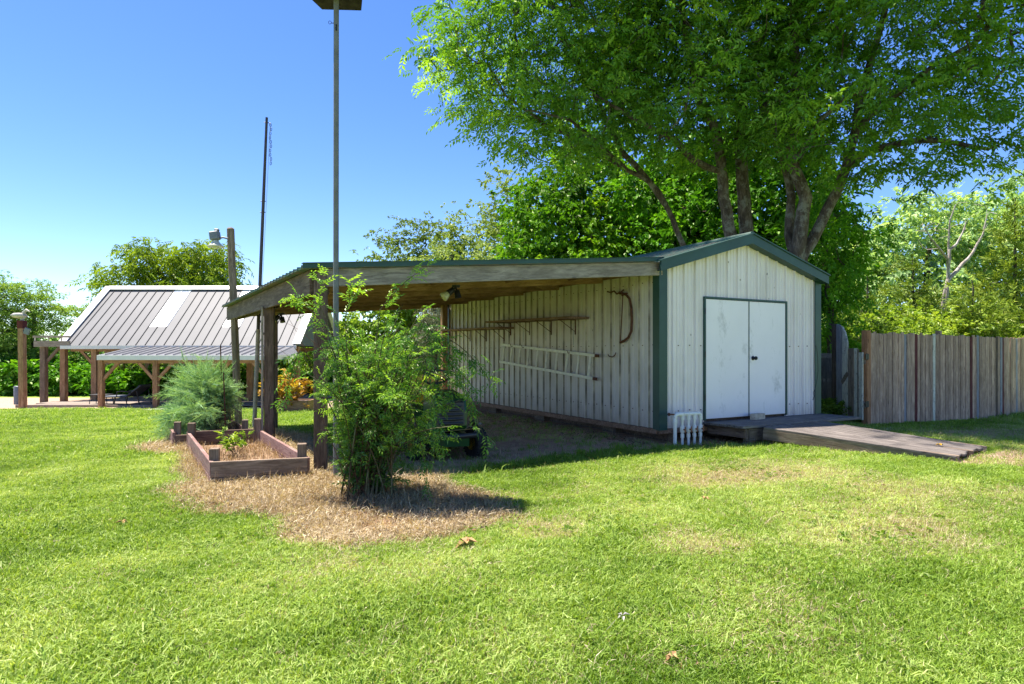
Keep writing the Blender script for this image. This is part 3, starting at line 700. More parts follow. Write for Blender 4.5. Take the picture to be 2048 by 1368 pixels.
rz = [rA, rB, rC, rD]; zc, zd = G(6.1, 8.1) + .05, G(5.2, 7.3) + .06; rC.z, rD.z = zc, zd
n = 9
for i in range(n):
    t = (i + .5) / n; a = rA.lerp(rB, t); b = rD.lerp(rC, t) + (rD - rA).normalized() * random.uniform(-.05, .07); w0 = (rB - rA).length / n
    board('plank', a, b, w0 * .88, .034, M['deck'], RPt, ch=.006)
for t in (.0, .5, 1.0):
    a = rA.lerp(rB, t * .96 + .02) - ZZ * .09; b = rD.lerp(rC, t * .96 + .02) - ZZ * .045; board('stringer', a, b, .14, .045, M['greybrown'], RPt, up=tuple((rB - rA).normalized()))
bk = MB(); bk.box(suv(1.86, -.17, .2335 + .04), (.27, .10, .095), Matrix.Rotation(R(29 + 8), 3, 'Z'), .006)
tag(bk.build('door_block', M['brick']), 'pale worn block lying on the platform against the doors', 'block')

# ------------------------------------------------------------------ things on the side wall
def wallpt(px, py, off=.03):
    x = (px - CX) / F; t = (O.x - 9.0 * x) / (.4848 + .8746 * x); p = suv(-off, t); D = p.y; return Vector((p.x, D, CAMZ - (py - HY) / F * D))
# ladder
a0, a1, b0, b1 = wallpt(1011, 689, .10), wallpt(1200, 711, .10), wallpt(1008, 723, .10), wallpt(1196, 757, .10)
LDR = thing('ladder', 'pale metal ladder hung sideways on the ribbed side wall', 'ladder', tuple((b0 + b1) / 2))
board('rail', a0, a1, .05, .03, M['alu'], LDR, up=tuple(U)); board('rail', b0, b1, .05, .03, M['alu'], LDR, up=tuple(U))
for i in range(10):
    t = .04 + i * .102; mb = MB(); mb.tube([a0.lerp(a1, t + .005) , b0.lerp(b1, t)], .021, 8); mb.build('rung', M['alu'], LDR)
for q, t in ((a1, 1), (b1, 1)): board('rail_foot', q, q + (a1 - a0).normalized() * .10, .05, .03, M['rust'], LDR, up=tuple(U))
for px, py in ((1035, 695), (1058, 697), (1150, 708)):
    p = wallpt(px, py - 4, .02); mb = MB(); mb.tube([p, p - U * .13 - ZZ * .02, p - U * .15 + ZZ * .03], .007, 6); tag(mb.build('wall_hook', M['rust']), {1035: 'rusty hook holding the far end of the ladder', 1058: 'rusty hook under the middle of the long shelf, holding the ladder', 1150: 'dark hook holding the near half of the ladder'}[px], 'hook', 'hooks on the side wall')
# shelves
def shelf(name, label, x0, y0, x1, y1, dep, nb):
    p0, p1 = wallpt(x0, y0, .02), wallpt(x1, y1, .02); z = (p0.z + p1.z) / 2
    root = thing(name, label, 'shelf', ((p0.x + p1.x) / 2, (p0.y + p1.y) / 2, z)); c = -U * (dep / 2)
    board('shelf_board', Vector((p0.x, p0.y, p0.z)) + c, Vector((p1.x, p1.y, p1.z)) + c, dep, .038, M['shelf'], root)
    for i in range(nb):
        q = p0.lerp(p1, (i + .5) / nb) - ZZ * .014; mb = MB()
        mb.tube([q - U * .01, q - U * .01 - ZZ * .26], .012, 6); mb.tube([q - ZZ * .008, q - U * dep * .9 - ZZ * .008], .008, 6); mb.tube([q - ZZ * .22, q - U * dep * .8 - ZZ * .02], .006, 6); mb.build('bracket', M['rust'], root)
    return root
shelf('wall_shelf', 'longer brown shelf on the side wall above the ladder', 1006, 645, 1180, 636, .40, 4)
shelf('wall_shelf', 'lower brown shelf near the far end of the side wall', 900, 661, 1030, 656, .34, 4)
for px, y0, y1, rad in ((1065, 650, 683, .006), (1110, 648, 681, .013), (1166, 646, 690, .007)):
    p, q = wallpt(px, y0, .2), wallpt(px, y1, .2); q.x, q.y = p.x, p.y; mb = MB(); nl_ = int((p.z - q.z) / .03)
    for i in range(nl_):
        c = p.lerp(q, (i + .5) / nl_); e = .014
        ring = [c + (U if i % 2 else Vv) * (math.cos(t) * rad) + ZZ * math.sin(t) * .019 for t in np.linspace(0, 6.283, 9)]; mb.tube(ring, .0028, 4, False)
    tag(mb.build('hanging_chain', M['galv']), {1065: 'thin chain hanging from the far end of the longer shelf', 1110: 'heavy-linked chain hanging from the middle of the longer shelf', 1166: 'thin chain hanging from the near end of the longer shelf'}[px], 'chain', 'chains under the shelf')
# rusty bow-shaped tool
BW = thing('bow_saw', 'rusty bow-shaped saw hanging high on the wall by the green corner', 'saw', tuple(wallpt(1262, 640, .06)))
mb = MB(); pts = [wallpt(x, y, .07) for x, y in ((1246, 586), (1258, 588), (1266, 597), (1270, 615), (1271, 640), (1270, 662), (1264, 675), (1255, 682), (1248, 685))]; mb.tube(pts, .020, 8); mb.build('frame', M['rust'], BW)
mb = MB(); mb.tube([wallpt(1253, 588, .07), wallpt(1248, 686, .07)], .008, 6); mb.build('blade', M['rust'], BW)
mb = MB(); mb.tube([wallpt(x, y, .09 + .03 * math.sin(x)) for x, y in ((1226, 583), (1232, 585), (1238, 582), (1246, 588), (1252, 584), (1258, 590), (1262, 586))], .013, 6)
mb.tube([wallpt(1250, 580, .03), wallpt(1256, 583, .12), wallpt(1257, 592, .12)], .015, 6); tag(mb.build('wall_hook', M['rust']), 'twisted rusty hook bundle holding the bow saw', 'hook', 'hooks on the side wall')
mb = MB(); mb.tube([wallpt(x, y, .06 if x != 1221 else .02) for x, y in ((1222, 709), (1225, 713), (1231, 714), (1236, 710), (1238, 705))], .008, 6); tag(mb.build('wall_hook', M['rust']), 'small rusty wire hook below the bow saw', 'hook', 'hooks on the side wall')
mb = MB(); mb.tube([wallpt(x, y, .05) for x, y in ((946, 618), (946, 626), (949, 629), (953, 627))], .007, 6); tag(mb.build('wall_hook', M['galv']), 'small pale hook high near the far end of the side wall', 'hook', 'hooks on the side wall')
mb = MB(); mb.tube([suv(SW - .10, -.04, z) + U * dx for dx, z in ((.0, 1.38), (.03, 1.32), (.05, 1.15), (.055, .95), (.03, .80), (-.02, .66), (-.06, .60), (-.05, .53), (-.08, .47))], .005, 6); mb.box(suv(SW - .10, -.035, 1.385), (.03, .02, .012), rotS)
tag(mb.build('cable', M['black']), 'thin dark cable dangling down the wall beside the right green corner', 'cable')
# ------------------------------------------------------------------ floodlights under the lean-to
def twin_flood(name, label, P):
    r = thing(name, label, 'light', tuple(P)); mb = MB(); mb.lathe([(.055, 0), (.055, .03), (.03, .035)], P, (0, 0, -1), 12); mb.build('base', M['black'], r)
    for d, bulb in (((-.72, -.35, -.62), True), ((.22, -.15, -.95), False)):
        d = Vector(d).normalized(); q = P - ZZ * .03; mb = MB(); mb.tube([q, q + d * .05], .012, 6); mb.lathe([(.0, .04), (.036, .045), (.04, .09), (.045, .14)], q, d, 12); mb.build('socket', M['black'], r)
        if bulb:
            mb = MB(); mb.lathe([(.03, .13), (.045, .16), (.062, .21), (.060, .225), (.0, .235)], q, d, 14); mb.build('bulb', M['bulb'], r)
twin_flood('floodlight', 'twin-socket floodlight under the lean-to front fascia, one bulb fitted', at(912, 570, 8.15))
twin_flood('floodlight', 'small floodlight under the far end of the lean-to roof', at(563, 626, 10.9))

# ------------------------------------------------------------------ pvc manifold
MF = thing('pipe_manifold', 'white plastic pipe manifold with four valves standing before the shed', 'pipe manifold', (2.7, 8.9, 0))
dm = Vector((.90, .435, 0)); top0 = at(1350, 829, 8.72); m0 = Vector((top0.x, top0.y, 0)); zt = top0.z; g0 = G(m0.x, m0.y) - .03
mb = MB(); mb.tube([m0 + ZZ * g0, m0 + ZZ * (zt - .03)], .0255, 12); mb.build('inlet_pipe', M['pvc'], MF)
mb = MB(); mb.tube([m0 + ZZ * (zt - .12), m0 + ZZ * (zt - .02), m0 + dm * .03 + ZZ * zt, m0 + dm * .1 + ZZ * zt], .033, 12); mb.build('elbow', M['pvc'], MF)
mb = MB(); mb.tube([m0 + dm * .03 + ZZ * zt, m0 + dm * .43 + ZZ * zt, m0 + dm * .455 + ZZ * (zt - .02), m0 + dm * .46 + ZZ * (zt - .06)], .0275, 12); mb.build('header_pipe', M['pvc'], MF)
for i in range(4):
    q = m0 + dm * (.13 + i * .11); mb = MB(); mb.tube([q + ZZ * g0, q + ZZ * zt], .019, 10); mb.lathe([(.03, 0), (.03, .07)], q + ZZ * (zt - .085), (0, 0, 1), 12); mb.lathe([(.026, 0), (.034, .02), (.034, .075), (.026, .095)], q + ZZ * (zt - .26), (0, 0, 1), 12)
    mb.lathe([(.027, 0), (.027, .05)], q + ZZ * (zt - .33), (0, 0, 1), 12); pz = mb.build('valve_pipe', M['pvc'], MF)
    mb = MB(); c = q + ZZ * (zt - .215); nn = Vector((.435, -.90, 0)); mb.tube([c, c + nn * .055], .012, 8); mb.box(c + nn * .06, (.018, .012, .085), Matrix((dm, nn, ZZ)).transposed(), .003); mb.build('valve_handle', M['brass'], pz)
mb = MB(); c = m0 - dm * .01 + ZZ * (zt + .0); mb.tube([c, c - dm * .07 + ZZ * .005], .011, 8); mb.lathe([(.022, 0), (.022, .02)], c - dm * .085 + ZZ * .005, -dm, 10); mb.build('spigot', M['rust'], MF)

# ------------------------------------------------------------------ planter box
PB = thing('planter_box', 'raised planter of faded red and brown boards with corner posts', 'planter', (-3.2, 7.4, -.04))
FL, FR, BR, BL = PL; c4 = (FL + FR + BR + BL) / 4; zg = -.10
def pb(a, b, z0, z1, mat, outw, ext=.0, lab=None):
    d = (b - a).normalized(); n = d.cross(ZZ); n = n if n.dot(((a + b) / 2) - c4) > 0 else -n
    o = board('board', a - d * ext + n * outw + ZZ * ((z0 + z1) / 2), b + d * ext + n * outw + ZZ * ((z0 + z1) / 2), z1 - z0, .038, mat, PB, up=tuple(n), ch=.004)
    if lab: o['label'] = lab
for z0, z1, m in ((.055, .205, 'greybrown'), (zg, .050, 'greybrown')): pb(FL, FR, z0, z1, M[m], .042, .0)
for z0, z1, m in ((.06, .20, 'red'), (zg, .055, 'red')): pb(FL, BL, z0 + .0, z1, M[m], .0, .02); pb(FR, BR, z0, z1, M[m], .0, .02)
pb(BL, BR, .05, .21, M['brown'], -.02); pb(BL, BR, zg, .045, M['brown'], -.02)
for q, tz, w in ((FL, .315, .09), (FR, .33, .09), (BR, .36, .09), (BL, .33, .09)):
    qq = q + (c4 - q).normalized() * .11; board('corner_post', (qq.x, qq.y, -.12), (qq.x, qq.y, tz), w, w, M['greybrown'], PB, up=((FR - FL).normalized()), ch=.005)
mb = MB(); i_ = [q + (c4 - q) * .05 for q in PL]; mb.add([q + ZZ * .02 for q in i_] + [q + ZZ * -.1 for q in i_], [(0, 1, 2, 3), (7, 6, 5, 4), (0, 4, 5, 1), (1, 5, 6, 2), (2, 6, 7, 3), (3, 7, 4, 0)]); k = NT('planter_soil', .95, .1); v = k.coord('Object'); mb.build('soil', k.color(k.ramp(k.noise(v, 30, 5), [(.35, (.12, .075, .05)), (.65, (.34, .23, .15))])), PB)
PB2 = thing('planter_box', 'second planter behind, just its red board end and posts showing', 'planter', (-4.75, 9.35, -.1))
dB = (BL - FL).normalized(); sB = (BR - BL).normalized()
a = BL + dB * .22 - sB * .16; b = a + dB * 1.9; c = a + sB * .95; d_ = b + sB * .95
for p, q in ((a, b), (c, d_)): board('board', p + ZZ * .06, q + ZZ * .03, .24, .038, M['red'], PB2, up=tuple(sB))
board('board', a + ZZ * .04 + sB * .02, c + ZZ * .04 - sB * .02, .2, .038, M['brown'], PB2, up=tuple(dB))
for q in (a, b, c, d_):
    qq = q + (((a + d_) / 2) - q).normalized() * .1; board('corner_post', (qq.x, qq.y, -.2), (qq.x, qq.y, .31), .085, .085, M['greybrown'], PB2, up=tuple(sB))

# ------------------------------------------------------------------ poles
M['darkhouse'] = plain('dark_house_board', (.035, .028, .024), .9, 0, .1, .5, 12, .3)  # very dark brown for the birdhouse floor, walls and skirt
MP = thing('bird_house_pole', 'tall straight grey pole with a dark ragged birdhouse on top', 'pole', (-1.76, 6.25, -.04))
px_, py_ = -1.76, 6.25; mb = MB(); mb.tube([(px_, py_, -.2), (px_, py_, 2.4), (px_ + .003, py_, 4.83)], [.028, .027, .026], 12); mb.build('pole', M['poleg'], MP)
bz = 4.775; mb = MB(); mb.prism([(-.21, -.17), (.20, -.19), (.25, .05), (.20, .22), (-.20, .20), (-.25, .02)], bz + .03, bz + .06, Matrix.Translation((px_, py_, 0))); hb = mb.build('house_floor', M['darkhouse'], MP)
mb = MB(); mb.prism([(-.17, -.14), (.17, -.15), (.2, .04), (.16, .17), (-.16, .16), (-.2, .02)], bz + .062, bz + .34, Matrix.Translation((px_, py_, 0))); mb.build('house_wall', M['darkhouse'], MP)
for i, (x, w, t) in enumerate(((-.25, .09, .35), (-.15, .11, .1), (-.02, .14, -.05), (.12, .13, .02), (.23, .08, -.3))):
    mb = MB(); z0 = bz - .0 + (.035 if i == 0 else .0) - (.02 if i in (2, 3) else 0) + (.03 if i == 4 else 0)
    mb.box((px_ + x, py_ - .19 + abs(x) * .25, z0 + .05), (w, .014, .10), Matrix.Rotation(t, 3, 'Z') @ Matrix.Rotation(R(6 * (i - 2)), 3, 'Y'), .003); mb.build('skirt_slat', M['darkhouse'], hb)
mb = MB(); mb.prism([(-.28, 0), (.28, 0), (0, .2)], -.26, .26, Matrix.Translation((px_, py_, bz + .342)) @ Matrix.Rotation(R(90), 4, 'X')); mb.build('house_roof', M['lampgrey'], MP)
mb = MB(); cc = Vector((px_ - .058, py_ - .01, 4.56)); mb.tube([cc + Vector((math.cos(t) * .014, 0, math.sin(t) * .016)) for t in np.linspace(0, 6.283, 13)], .0025, 5, False); mb.tube([cc + Vector((.014, 0, -.006)), cc + Vector((.07, 0, -.008))], .004, 5); mb.tube([(px_ + .012, py_ - .03, 4.53), (px_ + .012, py_ - .035, 4.47)], .008, 5); mb.build('eye_bolt', M['black'], MP)

FP = thing('flag_pole', 'thin leaning dark flagpole with a short chain at its tip', 'flagpole', (-5.10, 12.5, G(-5.1, 12.5)))
b0_, b1_ = Vector((-5.16, 12.5, G(-5.1, 12.5) - .1)), Vector((-4.905, 12.5, 5.98)); mb = MB(); mb.tube([b0_, b0_.lerp(b1_, .33)], [.042, .040], 10); mb.build('lower_tube', M['polerust'], FP)
mb = MB(); mb.tube([b0_.lerp(b1_, .33), b0_.lerp(b1_, .72), b1_], [.036, .031, .025], 10); mb.build('upper_tube', M['poledark'], FP)
mb = MB(); mb.tube([b1_ + Vector((-.05, 0, -.10)), b1_ + Vector((.07, 0, -.11))], .008, 5); mb.build('cross_pin', M['black'], FP)
mb = MB()
for i in range(10):
    c = b1_ + Vector((.075 + .012 * math.sin(i * 1.7), 0, -.15 - i * .085)); mb.tube([c + Vector((math.cos(t) * .016, math.sin(t) * .006 * (i % 2), math.sin(t) * .04)) for t in np.linspace(0, 6.283, 8)], .006, 4, False)
mb.build('chain', M['black'], FP); mb = MB(); mb.tube([b1_ + Vector((.07, 0, -.11)), b1_.lerp(b0_, .5) + Vector((.05, 0, 0)), b1_.lerp(b0_, .8) + Vector((.05, 0, 0))], .004, 4); mb.build('halyard', M['galv'], FP)
for t in (.70, .735): mb = MB(); q = b0_.lerp(b1_, t); mb.tube([q - Vector((.06, 0, 0)), q + Vector((.05, 0, 0))], .008, 5); mb.build('cleat', M['black'], FP)

LPp = thing('light_pole', 'leaning weathered wooden pole with a barn light on its side', 'pole', (-5.76, 13.1, G(-5.76, 13.1)))
board('pole', (-5.72, 13.1, G(-5.7, 13.1) - .2), (-5.90, 13.1, 3.90), .135, .12, M['greybrown'], LPp, up=(0, 1, 0), ch=.03)
hd = Vector((-6.16, 13.0, 3.66)); lamp = None; mb = MB(); mb.tube([(-5.93, 13.05, 3.66), (-6.02, 13.02, 3.68), (-6.08, 13.0, 3.66)], .02, 8); arm = mb.build('lamp_arm', M['lampgrey'], LPp)
mb = MB(); mb.box(hd + Vector((-.02, 0, .05)), (.19, .15, .18), Matrix.Rotation(R(-8), 3, 'Y'), .02); mb.box(hd + Vector((.02, 0, .165)), (.09, .08, .06), None, .015); mb.build('lamp_housing', M['lampgrey'], LPp)
mb = MB(); mb.lathe([(.05, 0), (.075, -.04), (.12, -.09), (.165, -.125), (.165, -.14), (.12, -.135)], hd - ZZ * .045, (0, 0, 1), 20); mb.lathe([(.06, -.10), (.055, -.15), (.03, -.175), (0, -.18)], hd - ZZ * .045, (0, 0, 1), 14); mb.build('lamp_shade', M['glass'], LPp)

# ------------------------------------------------------------------ fence and gate
fdir = Vector((.862, .507, 0)); fn = Vector((.507, -.862, 0)); F0 = Vector((6.70, 11.72, 0))
FN = thing('plank_fence', 'tall fence of uneven upright boards, mostly brown with odd painted ones', 'fence', tuple(F0))
def fx(px): x = (px - CX) / F; return (x * F0.y - F0.x) / (fdir.x - fdir.y * x)
special = {1813: ('bluegrey', 'blue-grey painted board nearest the gate'), 1836: ('darkred', 'dark red board nearest the gate'), 1867: ('whitewood', 'white painted board with chipped paint'), 1944: ('darkred', 'dark red board in the middle of the fence'), 1955: ('bluegrey', 'dull grey board'), 1994: ('brown', 'dark brown board'), 2000: ('bluegrey', 'blue-grey board between brown and red ones'), 2007: ('darkred', 'farthest dark red board'), 2035: ('bluegrey', 'farthest blue-grey board')}
spd = sorted((fx(p), v_) for p, v_ in special.items()); t = .02; j = 0
while t < 10.5:
    w = random.uniform(.088, .118); m, lab = M['fence'], None
    if j < len(spd) and t + w > spd[j][0] - .02: m, lab = M[spd[j][1][0]], spd[j][1][1]; w = .10; j += 1
    c = F0 + fdir * (t + w / 2) + fn * random.uniform(-.008, .008); zt_ = 1.66 - .004 * t + random.uniform(-.022, .020); zb_ = G(c.x, c.y) + random.uniform(-.03, .02)
    board('board', (c.x, c.y, zb_), (c.x + random.uniform(-.006, .006), c.y, zt_), w - .006, .02, m, FN, up=tuple(fn), label=lab); t += w
for z in (.25, 1.35): board('rail', F0 - fn * .045 + ZZ * z, F0 + fdir * 10.5 - fn * .045 + ZZ * z, .085, .038, M['fence'], FN, up=tuple(fn))
for t in (.3, 2.75, 5.2, 7.65, 10.1): c = F0 + fdir * t - fn * .11; board('post', (c.x, c.y, G(c.x, c.y) - .1), (c.x, c.y, 1.74 if t == 2.75 else 1.6), .09, .09, M['fence'], FN, up=tuple(fn))
c = F0 - fdir * .10; board('gate_post', (c.x, c.y, G(c.x, c.y) - .1), (c.x, c.y, 1.69), .115, .115, M['newpost'], FN, up=tuple(fn), label='orange-brown gate post at the end of the fence')
GT = thing('plank_gate', 'open plank gate with a curved shoulder between shed and fence', 'gate', (6.5, 12.1, -.05))
g0_ = F0 - fdir * .20 + Vector((0, .0, 0)); g1_ = at(1664, 700, 12.75); g1_.z = 0; gd = (g1_ - g0_).normalized(); gL = (g1_ - g0_).length; gn = gd.cross(ZZ); gn = gn if gn.dot(-g0_) > 0 else -gn
bs = [(.00, .14, 'whitewood', 1.28), (.14, .05, 'greybrown', 1.34), (.19, .11, 'whitewood', 1.36), (.31, .20, 'greybrown', 1.36)]
rem = gL - .52; bs += [(.52, rem * .33, 'whitewood', None), (.52 + rem * .34, rem * .36, 'bluegrey', None), (.52 + rem * .71, rem * .29, 'brown', 1.86)]
for t, w, m, top in bs:
    if top is not None: a = g0_ + gd * (t + w / 2); board('board', (a.x, a.y, .02), (a.x, a.y, top), w - .008, .022, M[m], GT, up=tuple(gn))
    else:
        tops = [1.48, 1.68, 1.79] if m == 'whitewood' else [1.79, 1.83, 1.85]; mb = MB(); a = g0_ + gd * (t + .004); w -= .008; Wm = Matrix.Translation(Vector((a.x, a.y, .02))) @ Matrix((ZZ, gd, gn)).transposed().to_4x4()
        poly = [(0, 0), (tops[0] - .02, 0), (tops[1] - .02, w * .45), (tops[2] - .02, w), (0, w)]
        mb.prism([p for p in poly], -.011, .011, Wm); mb.build('board', M[m], GT, W=Wm)
for z in (.28, 1.1): board('rail', g0_ - gn * .035 + ZZ * z, g0_ + gd * (gL - .02) - gn * .035 + ZZ * z, .085, .036, M['greybrown'], GT, up=tuple(gn))
board('brace', g0_ - gn * .03 + ZZ * .3, g0_ + gd * (gL * .9) - gn * .03 + ZZ * 1.08, .085, .03, M['greybrown'], GT, up=tuple(gn))
mb = MB(); a = g0_ + gd * .62 + gn * .014 + ZZ * .78; mb.box(a, (.10, .10, .008), Matrix((gd, ZZ, gn)).transposed() @ Matrix.Rotation(R(38), 3, 'Z') , .002); mb.box(a - ZZ * .0, (.30, .085, .012), Matrix((gd, ZZ, gn)).transposed() @ Matrix.Rotation(R(-42), 3, 'Z'), .002); mb.build('diagonal_patch', M['greybrown'], GT)
for z in (1.20, .32):
    mb = MB(); a = F0 - fdir * .17 + fn * .06 + ZZ * z; mb.box(a, (.10, .008, .11), Matrix((fdir, fn, ZZ)).transposed(), .002); mb.tube([a - ZZ * .06 + fdir * .0, a + ZZ * .06], .009, 6); mb.build('hinge', M['black'], GT)
OF = thing('low_fence', 'old low board fence far behind the open gate', 'fence', tuple(at(1640, 740, 15.2)))
q0 = at(1628, 709, 14.6); q1 = at(1700, 709, 15.6)
for i in range(9):
    a = q0.lerp(q1, (i + .5) / 9); board('board', (a.x, a.y, .0), (a.x, a.y, 1.17), .13, .02, M['farwood'], OF, up=(0, -1, 0))
board('cap_rail', q0 - ZZ * .03, q1 - ZZ * .03, .12, .05, M['farwood'], OF, up=(0, -1, 0)); board('rail', q0 - ZZ * .62, q1 - ZZ * .62, .09, .04, M['farwood'], OF, up=(0, -1, 0))

# ------------------------------------------------------------------ riding mower
def mower(P, ang):
    r = thing('riding_mower', 'green riding mower with black tyres parked behind the bush under the roof', 'mower', tuple(P))
    Mt = Matrix.Translation(P) @ Matrix.Rotation(ang, 4, 'Z')           # local: +X forward, +Y left
    def L(p): return Mt @ Vector(p)
    R3 = Mt.to_3x3()
    def wheel(x, y, rad, w, steer=0):
        ax = R3 @ (Matrix.Rotation(steer, 3, 'Z') @ Vector((0, 1, 0))); c = L((x, y, rad)); mb = MB(); h = w / 2
        mb.lathe([(rad * .5, -h * .8), (rad * .82, -h), (rad * .96, -h * .8), (rad, -h * .5), (rad, h * .5), (rad * .96, h * .8), (rad * .82, h), (rad * .5, h * .8)], c, ax, 28); ty = mb.build('wheel', M['rubber'], r)
        mb = MB(); a = ax.orthogonal().normalized(); b = ax.cross(a)
        for k_ in range(26):
            for s_ in (-.55, 0, .55):
                t_ = 2 * math.pi * (k_ + (.5 if s_ == 0 else 0)) / 26; rr = a * math.cos(t_) + b * math.sin(t_); tt = ax.cross(rr)
                mb.box(c + rr * (rad * (1.0 if s_ == 0 else .975)) + ax * (s_ * w * .62), (rad * .13, w * .24, .012), Matrix((tt, ax, rr)).transposed())
        mb.build('tread', M['rubber'], ty)
        for sg in (1, -1): mb = MB(); mb.lathe([(0, h * .35), (rad * .2, h * .4), (rad * .22, h * .75), (rad * .4, h * .55), (rad * .52, h * .8)], c, ax * sg, 20); mb.build('rim', M['yellow'], ty)
    wheel(.62, .38, .19, .16, R(18)); wheel(.62, -.38, .19, .16, R(18)); wheel(-.62, .40, .255, .24); wheel(-.62, -.40, .255, .24)
    def pr(name, poly, y0, y1, mat, parent=r, bev=0):
        mb = MB(); mb.prism([(a, b) for a, b in poly], y0, y1, Mt @ Matrix(((1, 0, 0, 0), (0, 0, 1, 0), (0, 1, 0, 0), (0, 0, 0, 1)))); return mb.build(name, mat, parent)
    pr('frame', [(-.8, .25), (.72, .25), (.72, .33), (-.8, .33)], -.17, .17, M['black'])
    hd_ = pr('hood', [(.14, .36), (.80, .36), (.90, .44), (.90, .62), (.84, .74), (.60, .80), (.14, .84)], -.20, .20, M['mower'])
    for i in range(5): mb = MB(); z = .47 + i * .052; mb.tube([L((.905 - i * .006, -.15, z)), L((.93 - i * .006, 0, z)), L((.905 - i * .006, .15, z))], .019, 8); mb.build('grille_bar', M['plastic'], hd_)
    pr('grille', [(.89, .45), (.915, .45), (.895, .72), (.86, .74)], -.17, .17, M['plastic'], hd_)
    mb = MB(); mb.tube([L((.55, -.36, .44)), L((.80, -.37, .37)), L((.98, -.28, .33)), L((1.02, 0, .32)), L((.98, .28, .33)), L((.80, .37, .37)), L((.55, .36, .44))], .032, 8); mb.build('bumper', M['plastic'], r)
    pr('chassis_skirt', [(.2, .16), (.86, .18), (.88, .32), (.2, .34)], -.24, .24, M['mower'])
    pr('footrest', [(-.35, .33), (.2, .33), (.2, .38), (-.35, .38)], -.38, .38, M['plastic'])
    pr('rear_fender', [(-.98, .42), (-.3, .42), (-.28, .55), (-.4, .60), (-.9, .60), (-.98, .52)], -.44, .44, M['mower'])
    pr('seat', [(-.80, .62), (-.38, .62), (-.36, .70), (-.68, .72), (-.76, 1.02), (-.86, 1.02)], -.22, .22, M['yellow'])
    mb = MB(); mb.lathe([(0, .17), (.22, .13), (.50, .12), (.56, 0), (.56, -.03)], L((-.02, 0, .16)), (0, 0, 1), 24); mb.build('mower_deck', M['mower'], r)
    mb = MB(); mb.tube([L((.16, 0, .82)), L((.0, 0, .98))], .022, 8); col_ = mb.build('steering_column', M['plastic'], r); mb = MB(); ax = (R3 @ Vector((-.55, 0, .8))).normalized(); a = ax.orthogonal().normalized(); b = ax.cross(a); c = L((-.02, 0, 1.0))
    mb.tube([c + (a * math.cos(t) + b * math.sin(t)) * .17 for t in np.linspace(0, 6.283, 21)], .016, 6, False); mb.tube([c - a * .17, c + a * .17], .012, 6); mb.build('steering_wheel', M['plastic'], col_)
mower(Vector((-1.02, 8.42, G(-1.0, 8.3) - .005)), R(-72))

# ------------------------------------------------------------------ pavilion
def Gp(x, y): return G(x, y)
PZ = G(-14, 27)
PV = thing('pavilion', 'open timber pavilion under a grey standing seam roof with white skylight panels', 'pavilion', (-15, 29, PZ))
ex0, ex1, ey, ez, ry, rz_ = -20.95, -10.0, 29.0, 1.65, 32.5, 4.68
nrib = 25; dx = (ex1 - ex0) / nrib; sl = (Vector((0, ry, rz_)) - Vector((0, ey, ez))); 
for i in range(nrib):
    x0 = ex0 + i * dx
    for back in (0, 1):
        yy = ey if not back else 2 * ry - ey; sky_ = i in (8, 9, 16, 17) and not back
        for (ta, tb, m) in (((0, .30, 'seamroof'), (.30, .97, 'skylight'), (.97, 1, 'seamroof')) if sky_ else ((0, 1, 'seamroof'),)):
            pa = lambda x, t, dz=0: Vector((x, yy + (ry - yy) * t, ez + (rz_ - ez) * t + dz)); mb = MB()
            mb.add([pa(x0 + .002, ta), pa(x0 + dx - .05, ta), pa(x0 + dx - .05, tb), pa(x0 + .002, tb), pa(x0 + dx - .036, ta, .04), pa(x0 + dx - .036, tb, .04), pa(x0 + dx - .018, ta, .04), pa(x0 + dx - .018, tb, .04), pa(x0 + dx - .002, ta), pa(x0 + dx - .002, tb)],
                   [(0, 1, 2, 3), (1, 4, 5, 2), (4, 6, 7, 5), (6, 8, 9, 7)]); mb.mi = [0, 1, 1, 1]; mb.build('skylight_panel' if m == 'skylight' else 'roof_panel', [M[m], M['seam'] if m != 'skylight' else M['skylight']], PV)
for x in (ex0, ex1):
    for yy in (ey, 2 * ry - ey): board('rake_trim', (x, yy, ez + .07), (x, ry, rz_ + .08), .36, .06, M['whitetrim'], PV, up=(0, -(rz_ - ez) * (1 if yy == ey else -1), abs(ry - ey)))
board('ridge_cap', (ex0, ry - .11, rz_ - .0), (ex1, ry - .11, rz_ - .0), .30, .05, M['whitetrim'], PV, up=(0, -(rz_ - ez), ry - ey)); board('ridge_cap', (ex0, ry + .11, rz_ - .0), (ex1, ry + .11, rz_ - .0), .30, .05, M['whitetrim'], PV, up=(0, (rz_ - ez), ry - ey)); board('eave_fascia', (ex0, ey - .02, ez - .09), (ex1, ey - .02, ez - .09), .16, .04, M['whitetrim'], PV, up=(0, -1, 0))
mb = MB()
for x in (ex1 - .12, ex0 + .12): mb.add([(x, ey + .2, ez), (x, 2 * ry - ey - .2, ez), (x, ry, rz_ - .1), (x + .03, ey + .2, ez), (x + .03, 2 * ry - ey - .2, ez), (x + .03, ry, rz_ - .1)], [(0, 1, 2), (5, 4, 3), (0, 3, 4, 1), (1, 4, 5, 2), (2, 5, 3, 0)])
mb.build('gable_wall', M['seamroof'], PV)
def X_(px, D): return (px - CX) / F * D
def bpost(px, D, z1, w, mat, brace=(), parent=PV, name='post'):
    x = X_(px, D); g = Gp(x, D); o = board(name, (x, D, g - .02), (x, D, z1), w, w, mat, parent, up=(0, -1, 0), ch=.01)
    for s_ in brace: board('brace', (x + s_ * .06, D, z1 - .85), (x + s_ * .75, D, z1 - .08), .12, .09, mat, parent, up=(0, -1, 0))
    return o
